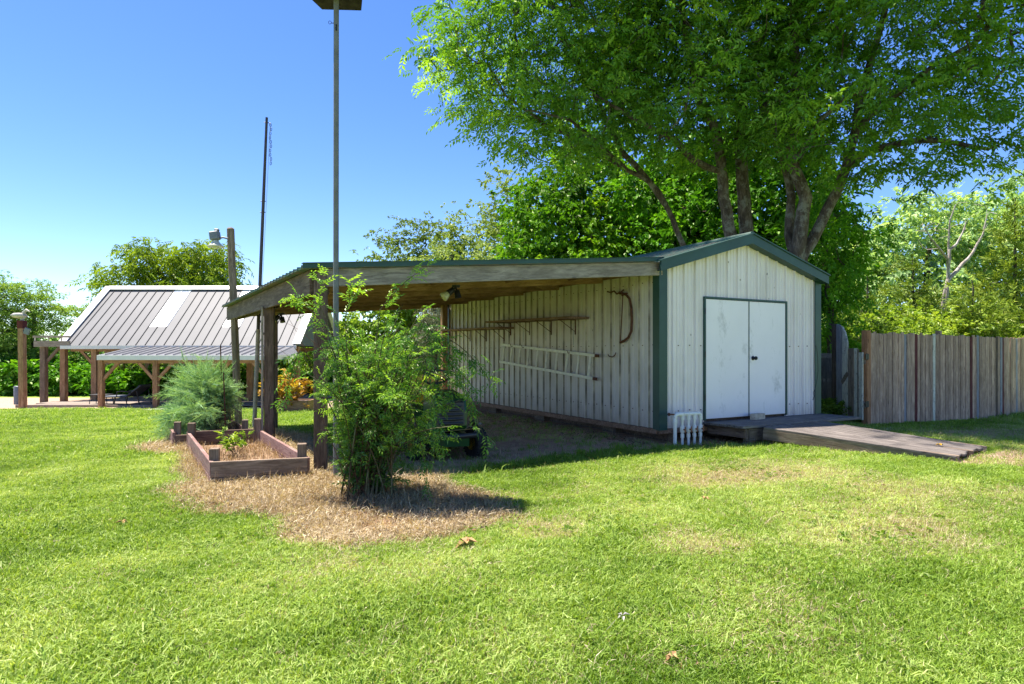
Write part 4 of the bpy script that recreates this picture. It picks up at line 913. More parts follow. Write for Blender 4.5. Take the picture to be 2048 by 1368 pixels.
for px, D, br in ((190, 29.3, (-1,)), (500, 29.3, ()), (594, 29.5, ()), (216, 35.6, ()), (244, 35.8, ()), (296, 35.6, ()), (430, 35.6, ())): bpost(px, D, ez - .05, .24, M['cedar'], br)
board('main_beam', (ex0 + .3, 29.3, ez - .17), (ex1 - .2, 29.3, ez - .17), .22, .12, M['cedar'], PV, up=(0, -1, 0)); board('main_beam', (ex0 + .3, 35.6, ez - .17), (ex1 - .2, 35.6, ez - .17), .22, .12, M['cedar'], PV, up=(0, -1, 0))
# porch roof in front: hipped at both ends
py0, pz0, py1, pz1 = 25.9, 1.20, 28.9, 1.58; xa, xb, xc, xd = X_(195, py0), X_(553, py0), ex0 + 6.0, ex1 - .1; npn = 21
for i in range(npn):
    t0_, t1_ = i / npn, (i + 1) / npn; l0, l1, u0, u1 = xa + (xb - xa) * t0_, xa + (xb - xa) * t1_, X_(265, py1) + (ex1 - .1 - X_(265, py1)) * t0_, X_(265, py1) + (ex1 - .1 - X_(265, py1)) * t1_; mb = MB()
    mb.add([(l0, py0, pz0), (l1 - .05, py0, pz0), (u1 - .05, py1, pz1), (u0, py1, pz1), (l1 - .04, py0, pz0 + .05), (u1 - .04, py1, pz1 + .05), (l1, py0, pz0), (u1, py1, pz1)], [(0, 1, 2, 3), (1, 4, 5, 2), (4, 6, 7, 5)]); mb.build('porch_roof_panel', M['seamroof'], PV)
mb = MB(); mb.add([(xb, py0, pz0), (X_(597, 28.0), 28.0, pz0 + .06), (ex1 - .1, py1, pz1)], [(0, 1, 2)]); mb.add([(xa, py0, pz0), (X_(265, py1), py1, pz1), (xa + .2, py1, pz0 + .1)], [(0, 1, 2)]); mb.build('porch_hip', M['seamroof'], PV)
board('porch_fascia', (xa, py0 - .03, pz0 - .10), (xb, py0 - .03, pz0 - .10), .20, .05, M['whitetrim'], PV, up=(0, -1, 0)); board('porch_fascia', (xb, py0 - .02, pz0 - .10), (X_(597, 28.0), 28.0, pz0 - .04), .18, .05, M['whitetrim'], PV, up=(1, -.6, 0))
for px, br in ((203, (1,)), (312, (-1, 1)), (425, (-1, 1)), (540, (-1,))): bpost(px, 26.1, pz0 - .18, .20, M['cedar'], br)
board('porch_beam', (xa + .15, 26.1, pz0 - .26), (xb - .1, 26.1, pz0 - .26), .16, .12, M['cedar'], PV, up=(0, -1, 0))
# deck, its planks, kerb boards
DK = thing('deck', 'low pale plank deck under and beside the pavilion', 'deck', (-18, 28, PZ))
xk0, xk1 = X_(22, 27), X_(600, 27)
for i in range(22):
    y = 26.6 + i * .36; x0 = X_(70 - 40 * (i < 6) * (i / 6) + 10, 27) if i > 2 else X_(55, 26); board('plank', (x0 + i * .12 - .5, y, PZ + .06), (xk1, y, PZ + .06), .345, .04, M['decksun'], DK, ch=.006)
board('kerb_board', (X_(20, 26), 26.3, PZ + .04), (X_(330, 26), 26.3, PZ + .04), .12, .06, M['decksun'], DK, up=(0, -1, 0))
# pergola at the left end
PG = thing('pergola', 'flat topped grey timber pergola at the left end of the pavilion', 'pergola', (-21.5, 29, PZ))
for px in (88, 128): bpost(px, 29.2, 1.95 - .28, .24, M['cedar'] if px == 128 else M['greybrown'], (1,) if px == 88 else (), PG)
board('beam', (X_(68, 29), 29.0, 1.72), (X_(140, 29), 29.0, 1.72), .27, .06, M['fascia'], PG, up=(0, -1, 0)); board('top_rail', (X_(66, 29), 29.0, 2.05), (X_(142, 29), 29.0, 2.05), .09, .05, M['fascia'], PG, up=(0, -1, 0))
for px in (70, 97, 123): board('baluster', (X_(px, 29), 29.0, 1.86), (X_(px, 29), 29.0, 2.01), .05, .05, M['whitewood'], PG, up=(0, -1, 0))
for i in range(5): board('joist', (X_(70 + i * 16, 29), 29.05, 1.74), (X_(70 + i * 16, 29), 32.2, 1.74), .2, .05, M['greybrown'], PG, up=(1, 0, 0))
board('beam', (X_(70, 29), 32.2, 1.72), (X_(140, 29), 32.2, 1.72), .27, .06, M['greybrown'], PG, up=(0, -1, 0))
# posts at the far left
YP = thing('yard_post', 'orange brown post topped by a feathery ornament and a small solar lamp', 'post', (X_(44, 25.6), 25.6, PZ))
xp = X_(44, 25.6); board('post', (xp + .04, 25.6, PZ - .05), (xp, 25.6, 2.45), .21, .21, M['cedar'], YP, up=(0, -1, 0)); board('post_cap', (xp, 25.6, 2.30), (xp, 25.6, 2.62), .24, .24, M['darkred'], YP, up=(0, -1, 0))
mb = MB(); mb.lathe([(0, 0), (.22, .05), (.30, .13), (.18, .22), (0, .24)], (xp - .12, 25.6, 2.70), (0, 0, 1), 12); mb.tube([(xp, 25.6, 2.62), (xp + .08, 25.6, 2.95), (xp + .18, 25.6, 3.05), (xp + .32, 25.6, 2.98)], [.06, .07, .06, .02], 8); mb.build('ornament', M['rock'], YP)
mb = MB(); mb.box((xp + .28, 25.5, 2.18), (.24, .05, .26), Matrix.Rotation(R(20), 3, 'Y'), .01); mb.tube([(xp + .08, 25.55, 2.2), (xp + .25, 25.52, 2.2)], .02, 6); mb.build('solar_lamp', M['lampgrey'], YP)
mb = MB(); mb.lathe([(.14, 0), (.14, .78), (.12, .82), (0, .82)], (X_(35, 28), 28, G(X_(35, 28), 28)), (0, 0, 1), 12); tag(mb.build('short_post', M['lampgrey']), 'short round grey post behind the ornament post', 'post')
# chaise longue and side chair
def chaise(P, ang):
    r = thing('chaise_longue', 'black reclining chair with raised back and grey cushion on the deck', 'lounge chair', tuple(P)); Mt = Matrix.Translation(P) @ Matrix.Rotation(ang, 4, 'Z')
    def L(p): return Mt @ Vector(p)
    for y in (-.32, .32):
        mb = MB(); mb.tube([L((-1.0, y, .30)), L((.25, y, .34)), L((.88, y, .76))], .022, 6); mb.build('side_rail', M['black'], r)
        mb = MB(); mb.tube([L((-.25, y, .33)), L((-.22, y, .55)), L((.0, y, .58)), L((.42, y, .56)), L((.45, y, .42))], .02, 6); mb.build('armrest', M['black'], r)
        for x, x2 in ((-.95, -1.0), (-.3, -.36), (.2, .28), (.75, .92)): mb = MB(); mb.tube([L((x, y, .32 if x < .6 else .60)), L((x2, y, 0))], .018, 6); mb.build('leg', M['black'], r)
    for a, b, n_, m, th in (((-1.0, 0, .33), (.24, 0, .37), 'seat_cushion', 'cushion', .07), ((.26, 0, .38), (.93, 0, .84), 'back_cushion', 'wicker', .10)): board(n_, L(a), L(b), .60, th, M[m], r, ch=.03)
chaise(Vector((X_(255, 26.9), 26.9, PZ + .08)), R(-12))
SC = thing('side_table', 'small low black frame table at the foot of the reclining chair', 'table', (X_(203, 27.2), 27.2, PZ + .08))
mb = MB(); mb.box((X_(203, 27.2), 27.2, PZ + .48), (.75, .5, .03), None, .01); mb.build('table_top', M['wicker'], SC)
for sx in (-1, 1):
    for sy in (-1, 1): mb = MB(); mb.tube([(X_(203, 27.2) + sx * .33, 27.2 + sy * .2, PZ + .47), (X_(203, 27.2) + sx * .38, 27.2 + sy * .22, PZ + .08)], .016, 6); mb.build('leg', M['black'], SC)
mb = MB(); x_, y_ = at(310, 828, 23.2).x, 23.2; mb.lathe([(.42, 0), (.42, .05), (.38, .06), (0, .06)], (x_, y_, G(x_, y_)), (0, 0, 1), 20); tag(mb.build('utility_cover', M['concrete']), 'flat round grey cover set in the lawn before the gravel', 'cover')
# low raised bed with an orange leaved plant beyond the lean-to
RB = thing('raised_bed', 'low reddish raised bed far beyond the lean-to posts', 'planter', (X_(580, 22), 22, G(X_(580, 22), 22)))
xq = X_(580, 22); zq = G(xq, 22); 
for dx_, dy_, L_, dr in ((0, -.4, 1.5, 0), (0, .4, 1.5, 0)): board('board', (xq - .75, 22 + dy_, zq + .22), (xq + .75, 22 + dy_, zq + .22), .42, .05, M['cedar'], RB, up=(0, -1, 0))
for s_ in (-1, 1): board('board', (xq + s_ * .74, 21.6, zq + .22), (xq + s_ * .74, 22.4, zq + .22), .42, .05, M['cedar'], RB, up=(1, 0, 0))
mb = MB(); mb.box((xq, 22, zq + .3), (1.44, .74, .2)); mb.build('soil', M['brown'], RB)
# ------------------------------------------------------------------ trees
ash = [sprig_pinnate(4, .27, .115, .050, s, .22) for s in range(6)]
broad = [sprig_bunch(8, .30, .15, .09, s) for s in range(5)]
fine = [sprig_bunch(9, .5, .26, .13, s) for s in range(5)]
farl = [sprig_bunch(8, .8, .42, .26, s) for s in range(4)]
pec = [sprig_pinnate(4, .62, .30, .10, s, .3) for s in range(4)]
ced = [sprig_scale(16, .5, s, .045) for s in range(4)]
def path(*q): return [tuple(at(a, b, d)) for a, b, d in q]
def gnd(px, D): x = (px - CX) / F * D; return (x, D, G(x, D))
def gp(px, D): x = (px - CX) / F * D; return (x, D, G(x, D) - .1)
def B(px, py, D, rx, ry_, rz): return (tuple(at(px, py, D)), (rx, ry_, rz))

tree('large_tree', 'big grey-barked tree with twin upright trunks rising behind the shed ridge', gnd(1478, 14.2),
     [([gp(1482, 14.2)] + path((1472, 500, 14.2), (1462, 474, 14.2), (1447, 395, 14.2), (1443, 336, 14.1), (1427, 245, 14), (1403, 200, 13.9), (1375, 90, 13.8), (1350, -60, 13.6)), .20, .05),
      ([gp(1496, 14.4)] + path((1493, 480, 14.4), (1487, 395, 14.4), (1484, 336, 14.4), (1479, 270, 14.4), (1492, 160, 14.4), (1530, 60, 14.5), (1540, -120, 14.5)), .23, .05),
      (path((1443, 345, 14.1), (1412, 336, 13.9), (1385, 318, 13.7), (1350, 280, 13.5), (1273, 241, 13.2), (1190, 190, 13)), .085, .03, (0, .42)),
      (path((1484, 330, 14.4), (1520, 240, 14), (1560, 120, 13.6), (1620, 20, 13.2)), .09, .03, (1, .5))],
     [B(1440, 60, 14, 2.6, 2.6, 2.9), B(1330, 150, 13.2, 1.7, 1.6, 1.5), B(1500, -250, 14.5, 3.2, 3, 2.6), ((4.2, 11.7, 9.6), (2.1, 1.8, 1.1)), ((6.2, 11.3, 9.6), (1.6, 1.6, 1.0)), B(1500, 190, 12.6, 1.2, 1.2, .8), B(1390, 290, 14.5, 1.0, 1, .8)], .56, 19, (.30, .30, .13), ash, M['lf_big'], M['bark'], 'large trees behind the shed', (-.05, .6), (.75, 1.35), .42, .16)
tree('large_tree', 'big tree whose thick forking trunks lean right behind the right side of the shed', gnd(1600, 13.1),
     [([gp(1598, 13.1)] + path((1589, 520, 13.1), (1603, 454, 13.1), (1612, 395, 13.1), (1590, 336, 13), (1577, 270, 13), (1595, 190, 13), (1590, 90, 13), (1580, -60, 13)), .215, .05),
      ([gp(1612, 13.2)] + path((1603, 515, 13.2), (1640, 446, 13.2), (1672, 387, 13.2), (1692, 338, 13.2), (1712, 257, 13.1), (1725, 170, 13), (1760, 60, 12.8), (1790, -80, 12.6)), .175, .045),
      (path((1585, 500, 13.4), (1577, 470, 13.5), (1583, 395, 13.6), (1570, 330, 13.7), (1545, 270, 13.7), (1530, 200, 13.6)), .11, .05),
      (path((1692, 338, 13.2), (1740, 300, 12.8), (1800, 285, 12.3), (1880, 280, 11.8), (1980, 300, 11.4)), .085, .03, (1, .55)),
      (path((1712, 257, 13.1), (1790, 190, 12.5), (1870, 130, 12.2), (1990, 60, 11.9)), .07, .03, (1, .68)),
      (path((1590, 330, 13), (1640, 240, 12.2), (1690, 200, 11.8), (1750, 170, 11.5)), .07, .025, (0, .55))],
     [B(1660, 90, 13, 2.5, 2.3, 2.1), B(1840, 120, 12.4, 2.0, 1.9, 1.4), B(1990, 60, 12, 2.1, 2, 1.5), B(1905, 285, 11.8, 1.7, 1.5, .62), B(2040, 300, 11.3, 1.2, 1.3, .55), B(1640, 235, 12.0, 1.3, 1.2, .9), B(1700, -230, 13, 3.4, 3, 2.4), B(1960, -200, 12, 2.4, 2.4, 1.8), B(1735, 320, 12.8, .8, .8, .6), B(1855, 372, 11.7, .45, .5, .30)],
     .56, 18, (.30, .30, .13), ash, M['lf_big'], M['bark'], 'large trees behind the shed', (-.05, .6), (.75, 1.35), .40, .16)
tree('leaning_tree', 'slender tree leaning left over the shed roof, its crown spreading across the sky', gnd(1385, 15.6),
     [([gp(1400, 15.6)] + path((1368, 495, 15.6), (1344, 434, 15.4), (1318, 385, 15.2), (1301, 366, 15.1), (1254, 340, 14.9), (1215, 315, 14.8), (1176, 285, 14.7), (1096, 253, 14.5), (1010, 190, 14.3), (975, 130, 14.2)), .105, .024),
      (path((1301, 366, 15.1), (1270, 330, 15), (1246, 308, 14.9), (1218, 250, 14.8), (1180, 170, 14.6), (1120, 60, 14.4), (1090, -50, 14.3)), .075, .03, (0, .52)),
      (path((1254, 340, 14.9), (1200, 290, 14.2), (1140, 240, 13.6), (1060, 220, 13.2)), .05, .02, (0, .62)),
      (path((1218, 250, 14.8), (1240, 150, 14.6), (1260, 40, 14.6)), .06, .03, (1, .5))],
     [B(1060, 130, 14.3, 2.2, 2.2, 1.65), B(975, 130, 14, 1.2, 1.3, 1.15), B(990, 30, 14.2, 1.2, 1.5, 1.3), B(1190, 20, 14.6, 2.2, 2.3, 2.0), B(1060, 260, 14.2, 1.25, 1.3, .75), B(1180, 210, 13.8, 1.4, 1.3, 1.2), B(1130, -160, 14.4, 2.4, 2.3, 1.6), B(1140, 330, 14.4, .6, .7, .35), B(1250, 120, 15.5, 1.5, 1.4, 1.3)],
     .52, 18, (.29, .29, .13), ash, M['lf_big'], M['bark'], 'large trees behind the shed', (-.05, .7), (.75, 1.3), .43, .16)
# bright rounded tree and darker growth behind the roof
tree('round_tree', 'dense bright green rounded tree behind the lean-to roof', gnd(1230, 22.5),
     [([gp(1240, 22.5)] + path((1240, 560, 22.5), (1220, 460, 22.5), (1200, 400, 22.5)), .22, .1)],
     [B(1120, 455, 22, 1.9, 1.8, 1.9), B(1200, 410, 22.5, 2.1, 1.9, 1.6), B(1300, 440, 22, 2.0, 1.8, 1.9), B(1090, 545, 21.6, 1.6, 1.6, 1.3), B(1230, 550, 21, 2.4, 1.8, 1.8), B(1060, 400, 22.5, .8, .8, .8), B(1180, 300, 23.5, 1.6, 1.6, 1.2)], .58, 17, (.34, .34, .24), broad, M['lf_mid'], M['barkdark'], None, (-.1, .9), (1.0, 1.5), .44, .18)
tree('dark_tree', 'dark shaded evergreen growth behind the twin trunks', gnd(1440, 18.5),
     [([gp(1440, 18.5)] + path((1440, 560, 18.5), (1450, 420, 18.5)), .16, .08)],
     [B(1400, 460, 18.6, 1.6, 1.5, 1.6), B(1500, 430, 18.8, 1.6, 1.5, 1.8), B(1590, 480, 18, 1.4, 1.4, 1.9), B(1480, 560, 18, 2.2, 1.6, 1.4), B(1400, 350, 20, 1.6, 1.5, 1.4), B(1530, 300, 19, 1.5, 1.5, 1.4), B(1340, 400, 19.5, 1.3, 1.4, 1.5), B(1450, 480, 20, 2.4, 1.4, 1.8), B(1600, 380, 18.5, 1.2, 1.3, 1.3)], .54, 19, (.32, .32, .26), broad, M['lf_under'], M['barkdark'], None, (-.1, .9), (.9, 1.35), .42, .14)
tree('side_tree', 'deep green leafy tree just behind the right corner of the shed', gnd(1660, 16.4),
     [([gp(1665, 16.4)] + path((1660, 620, 16.4), (1650, 500, 16.4)), .12, .06)],
     [B(1655, 560, 16.4, .85, 1.1, 1.1), B(1640, 640, 16.6, .8, 1.0, .9), B(1680, 480, 16.4, .9, 1, .75), B(1668, 700, 16.9, .75, .8, .8), B(1640, 430, 15.5, .9, .9, .6)], .46, 15, (.26, .26, .22), ash, M['lf_under'], M['barkdark'], None, (.1, 1.0), (1.0, 1.4), .55, .14)
# woodland edge on the right, beyond the fence
tree('broad_tree', 'tall light green tree with a domed crown beyond the fence', gnd(1840, 32),
     [([gp(1850, 32)] + path((1850, 600, 32), (1860, 480, 32)), .25, .1)],
     [B(1800, 500, 32, 2.8, 2, 2.0), B(1870, 455, 32, 2.6, 2, 1.7), B(1740, 545, 31, 2.0, 2, 1.6), B(1930, 520, 32, 2.4, 2, 2.4), B(1820, 600, 31, 3.4, 2, 1.8)], .85, 15, (.5, .5, .36), fine, M['lf_light'], M['barkdark'], 'trees beyond the fence', (-.1, .8), (.9, 1.3), .55, .14)
tree('broad_tree', 'pale green tree between the shed and the domed tree', gnd(1700, 34),
     [([gp(1700, 34)] + path((1700, 600, 34),), .25, .12)],
     [B(1690, 560, 34, 2.4, 2, 2.2), B(1720, 650, 33, 2.6, 2, 2.0), B(1650, 600, 34, 2, 2, 2.4)], .9, 15, (.5, .5, .4), fine, M['lf_light'], M['barkdark'], 'trees beyond the fence', (-.1, .8), (.9, 1.3), .45, .14)
tree('broad_tree', 'light green tree at the far end of the fence behind the cedar', gnd(2010, 34),
     [([gp(2010, 34)] + path((2010, 560, 34),), .25, .12)],
     [B(1990, 470, 34, 2.6, 2, 2.2), B(2070, 440, 34, 2.8, 2, 2.6), B(2040, 580, 33, 3.0, 2, 2.6)], .9, 15, (.5, .5, .4), fine, M['lf_light'], M['barkdark'], 'trees beyond the fence', (-.1, .8), (.9, 1.3), .5, .14)
def conifer(label, px, D, top, bot, rad, tint):
    x = (px - CX) / F * D; zt = CAMZ - (top - HY) / F * D; zb = CAMZ - (bot - HY) / F * D; blobs = []; n = max(4, int((zt - zb) / .55))
    for i in range(n):
        t = i / (n - 1); blobs.append(((x + rng.normal(0, .12), D + rng.normal(0, .1), zb + (zt - zb) * t), (rad * (1.05 - t * .92), rad * (1.05 - t * .92), .34)))
    return tree('cedar_tree', label, gnd(px, D), [([gp(px, D), (x, D, zt)], .12, .015)], blobs, .42, 11, (.2, .2, .2), ced, M['lf_cedar'], M['barkdark'], 'cedars beyond the fence', (-.9, .2), (.7, 1.15), tint, .12, up=.0, shell=.5)
conifer('tall olive green cedar at the right end of the fence', 2030, 22, 398, 640, 1.25, .55)
conifer('narrow dusky cedar in the middle of the woodland edge', 1826, 25, 510, 660, 1.15, .42)
conifer('brownish cedar just right of the shed', 1735, 23, 545, 680, 1.0, .35)
conifer('small yellowish cedar below the bare pale tree', 1945, 21, 560, 665, .95, .62)
# bare pale tree
bt = thing('bare_tree', 'bare pale-barked tree standing in front of the woods', 'tree', gnd(1886, 26)); sk = Skel()
t0 = sk.trunk([gp(1884, 26)] + path((1886, 600, 26), (1896, 560, 26), (1900, 520, 26), (1897, 480, 26), (1900, 440, 25.8), (1910, 410, 25.7)), .11, .022)
t1 = sk.trunk(path((1896, 560, 26), (1915, 540, 26), (1945, 505, 26), (1965, 470, 26), (1975, 430, 26)), .085, .02, t0[int(len(t0) * .42)])
t2 = sk.trunk(path((1897, 520, 26), (1880, 500, 25.7), (1862, 478, 25.5), (1850, 455, 25.3)), .06, .02, t0[int(len(t0) * .62)])
t3 = sk.trunk(path((1899, 500, 26), (1912, 490, 26), (1925, 465, 26), (1932, 445, 26)), .06, .02, t0[int(len(t0) * .7)])
sk.trunk(path((1905, 625, 25), (1920, 600, 25), (1928, 590, 25)), .06, .03)
sk.grow(blob_points([B(1900, 450, 26, 1.6, 1, 1.0), B(1960, 450, 26, .9, .9, .9), B(1855, 470, 26, .8, .8, .6)], .55, 0), up=.5); mb = MB(); sk.mesh(mb, rt=.009, ex=.3, n=4); mb.build('trunk', M['barkpale'], bt)
# olive treeline beyond the lean-to
for lb, px, D, bl, ti in (('hazy olive oak, first from the open sky beyond the lean-to', 850, 46, [(800, 510, 2.3, 1.8), (850, 490, 3, 2.3), (890, 470, 2.2, 1.5), (830, 560, 3.2, 2), (770, 545, 1.3, 1.2)], .35),
                      ('hazy olive oak between its paler neighbours beyond the lean-to', 950, 44, [(930, 505, 2.6, 2.2), (985, 490, 2.3, 2.2), (960, 560, 3, 2)], .5),
                      ('lacy grey-green tree against the bright rounded tree', 1035, 36, [(1020, 430, 1.3, 1.5), (1040, 380, 1.2, 1.2), (1045, 480, 1.6, 1.8)], .45),
                      ('light olive low tree in front of the two hazy oaks', 900, 40, [(870, 545, 2.6, 1.2), (940, 545, 2.4, 1.1), (990, 540, 1.8, 1.3)], .68)):
    tree('olive_tree', lb, gnd(px, D), [([gp(px, D)] + path((px, 560, D), (px + 3, 510, D)), .28, .12)], [B(a, b, D, r, 1.8, z) for a, b, r, z in bl], .95, 13, (.5, .5, .4), fine, M['lf_olive'], M['barkdark'], 'olive trees beyond the lean-to', (-.2, .7), (.8, 1.25), ti, .14)
# left: pecan behind pavilion, feathery trees
tree('pecan_tree', 'broad leafy tree rising behind the pavilion roof', gnd(330, 42), [([gp(335, 42)] + path((335, 640, 42), (330, 560, 42), (300, 520, 42)), .35, .15), (path((333, 600, 42), (390, 540, 42), (400, 510, 42)), .2, .1, (0, .6))],
     [B(330, 540, 42, 2.9, 2.2, 1.7), B(310, 515, 42, 1.7, 1.6, 1.1), B(405, 525, 42, 2.2, 2, 1.4), B(250, 560, 41, 1.7, 1.6, 1.1), B(400, 590, 41, 2.8, 2, 1.2), B(440, 565, 41, 1.2, 1.3, 1.3), B(215, 585, 41, .9, .9, .9), B(300, 620, 41, 3.2, 2, 1.3)], .74, 16, (.45, .45, .3), pec, M['lf_pecan'], M['barkdark'], None, (-.1, .8), (.8, 1.2), .48, .16)
for lb, px, D, bl in (('feathery tiered tree left of the pavilion roof', 68, 38, [(65, 580, 1.0, .6), (60, 625, 2.2, .7), (75, 660, 2.6, .5), (105, 620, 1.6, .45), (75, 700, 2.8, .5), (120, 650, 1.3, .3), (30, 650, 1.6, .5), (60, 740, 2.6, .6), (90, 585, .7, .35)]), ('feathery tree cut by the picture edge behind the ornament post', -10, 37, [(0, 610, 2.0, 1.2), (-10, 680, 2.6, 1.4), (20, 740, 2.2, 1), (-60, 600, 2.4, 2.2)])):
    tree('feathery_tree', lb, gnd(px, D), [([gp(px, D)] + path((px, 700, D), (px, 625, D)), .26, .08)], [B(a, b, D, r, 1.6, z) for a, b, r, z in bl], .62, 12, (.42, .42, .12), [sprig_bunch(12, .5, .22, .06, s, .1) for s in range(4)], M['lf_cypress'], M['barkdark'], 'feathery trees left of the pavilion', (-.15, .35), (.8, 1.2), .5, .16, up=0)
# bushes beyond the pavilion and lean-to
def bush(name, label, px, D, bl, proto, mat, sp=.6, per=13, sig=(.3, .3, .22), s=(.8, 1.2), ti=.5, grp=None, cat='bush'):
    return tree(name, label, gnd(px, D), [([gp(px, D)] + path((px, bl[0][1], D),), .06, .03)], [B(a, b, D, r, min(r, 1.2), z) for a, b, r, z in bl], sp, per, sig, proto, mat, M['barkdark'], grp, (-.3, .7), s, ti, .16, shell=.3, cat=cat, part='foliage', wood='stem', up=.1)
gB = 'bushes behind the pavilion'
bush('bush', 'dark low bush behind the short round post at far left', 30, 36, [(20, 765, 1.6, .9), (60, 770, 1.4, .8)], fine, M['lf_under'], .65, ti=.5, grp=gB)
bush('bush', 'dark bush between the two pergola posts', 105, 35.5, [(100, 770, 1.3, .8), (125, 755, 1.0, .8)], fine, M['lf_under'], .65, ti=.6, grp=gB)
bush('bush', 'bright bush right of the pergola, seen under the pavilion eave', 160, 38, [(155, 735, 1.2, 1.1), (175, 770, 1.0, .7)], fine, M['lf_bright'], .65, ti=.35, grp=gB)
bush('bush', 'dark scrubby bush behind the left pavilion posts', 205, 37, [(180, 778, 1.3, .6), (225, 775, 1.3, .6)], fine, M['lf_under'], .65, ti=.55, grp=gB)
bush('bush', 'green bush seen above the reclining chair', 275, 37, [(262, 745, 1.4, 1.2), (290, 725, 1.1, .9)], fine, M['lf_bright'], .65, ti=.3, grp=gB)
bush('bush', 'grey-green bush behind the back posts of the pavilion', 330, 37, [(330, 750, 1.8, 1.1), (375, 735, 1.6, 1.3)], fine, M['lf_olive'], .7, ti=.45, grp=gB)
bush('bush', 'mid green bush behind the right half of the pavilion', 450, 37, [(430, 745, 1.8, 1.2), (490, 735, 1.8, 1.4)], fine, M['lf_bright'], .7, ti=.25, grp=gB)
bush('bush', 'bright bush just past the right end of the pavilion', 570, 38, [(560, 740, 1.6, 1.3), (600, 700, 1.6, 1.8)], fine, M['lf_bright'], .7, ti=.4, grp=gB)
gC = 'trees seen through the lean-to'
bush('young_tree', 'bright leafy young tree seen left of the lean-to front post', 650, 56, [(640, 668, 2.6, 1.7), (690, 650, 2.3, 1.7), (665, 700, 3.2, 1.0)], farl, M['lf_bright'], 1.0, ti=.55, grp=gC, cat='tree')
bush('young_tree', 'sunlit leafy young tree seen through the middle of the lean-to', 750, 54, [(735, 655, 2.2, 1.6), (775, 640, 2.3, 1.6), (760, 685, 2.6, 1.0)], farl, M['lf_bright'], 1.0, ti=.5, grp=gC, cat='tree')
bush('young_tree', 'green tree seen under the lean-to close to the weeping one', 830, 46, [(820, 645, 1.8, 1.6), (845, 670, 1.8, 1.4), (815, 700, 1.6, .8)], farl, M['lf_pecan'], .9, ti=.5, grp=gC, cat='tree')
wr = tree('weeping_tree', 'grey weeping tree by the reddish rear post of the lean-to', gnd(868, 27), [([gp(870, 27)] + path((870, 640, 27), (866, 590, 27)), .16, .06)], [B(868, 620, 27, .7, .7, .8), B(862, 660, 27, .6, .6, .9), B(880, 640, 27, .5, .6, .9)], .32, 14, (.14, .14, .30), [sprig_scale(10, .5, s, .02) for s in range(3)], M['lf_grey'], M['barkdark'], None, (.9, 1.5), (.8, 1.2), .4, .15)
for i, (px, D, w_, ti) in enumerate(((1700, 19.5, 1.1, .65), (1775, 20, 1.2, .8), (1850, 21, 1.3, .85), (1920, 21.5, 1.3, .75), (1985, 22, 1.2, .6), (2060, 23, 1.4, .7))):
    bush('hedge_bush', ['shaded bush behind the gate post', 'bright bush right of the gate above the fence', 'yellow-green bush above the fence under the dusky cedar', 'bright bush above the fence below the bare tree', 'green bush above the fence near its far dark red board', 'bush above the fence at the picture edge'][i], px, D,
         [(px, 665 if i else 700, w_, .6), (px + 25, 690, w_, .8), (px - 10, 740, w_, .8)], broad, M['lf_bright'], .42, 17, ti=ti - .1, s=(.7, 1.1), grp='bushes just beyond the fence')
# distant wood on the horizon and mixed scrub
def scrub(name, label, x0, x1, y0, y1, n, zr, mat, proto, s, ti):
    P = np.stack([rng.uniform(x0, x1, n), rng.uniform(y0, y1, n)], 1); hz = (zr[0] + (zr[1] - zr[0]) * (.5 + .5 * np.clip(wob(P[:, 0] * .12, P[:, 1] * .05), -1, 1))) * rng.uniform(0, 1, n) ** .7
    P3 = np.stack([P[:, 0], P[:, 1], H(P[:, 0], P[:, 1]) + hz], 1); V, T, C = stamp(proto, P3, rng.normal(0, .5, n), rng.uniform(-.6, .6, n), rng.uniform(0, 6.28, n), rng.uniform(*s, n), rng.normal(ti, .2, n))
    return tag(bulk(name, V, T, C, mat), label, None, None, 'stuff')
scrub('distant_woods', 'distant wood along the horizon', -160, 160, 108, 120, 4200, (3.5, 6.5), M['lf_light'], farl, (2.0, 3.6), .35)
scrub('undergrowth', 'dark tangled undergrowth at the far edge of the yard', -36, -6, 33.6, 38.0, 6500, (.5, 2.0), M['lf_under'], farl, (.55, .9), .45)
scrub('undergrowth', 'tangled green undergrowth behind the fence', 10, 34, 24, 38, 5200, (1.2, 3.6), M['lf_pecan'], farl, (.6, 1.0), .5)
scrub('undergrowth', 'sunlit undergrowth beyond the lean-to', -22, 12, 60, 66, 3000, (1.2, 3.4), M['lf_bright'], farl, (.6, 1.1), .4)
scrub('weeds', 'leafy weeds between the shed and the gate', 5.75, 6.75, 12.1, 15.0, 1300, (.12, .55), M['lf_pecan'], broad, (.35, .6), .35)

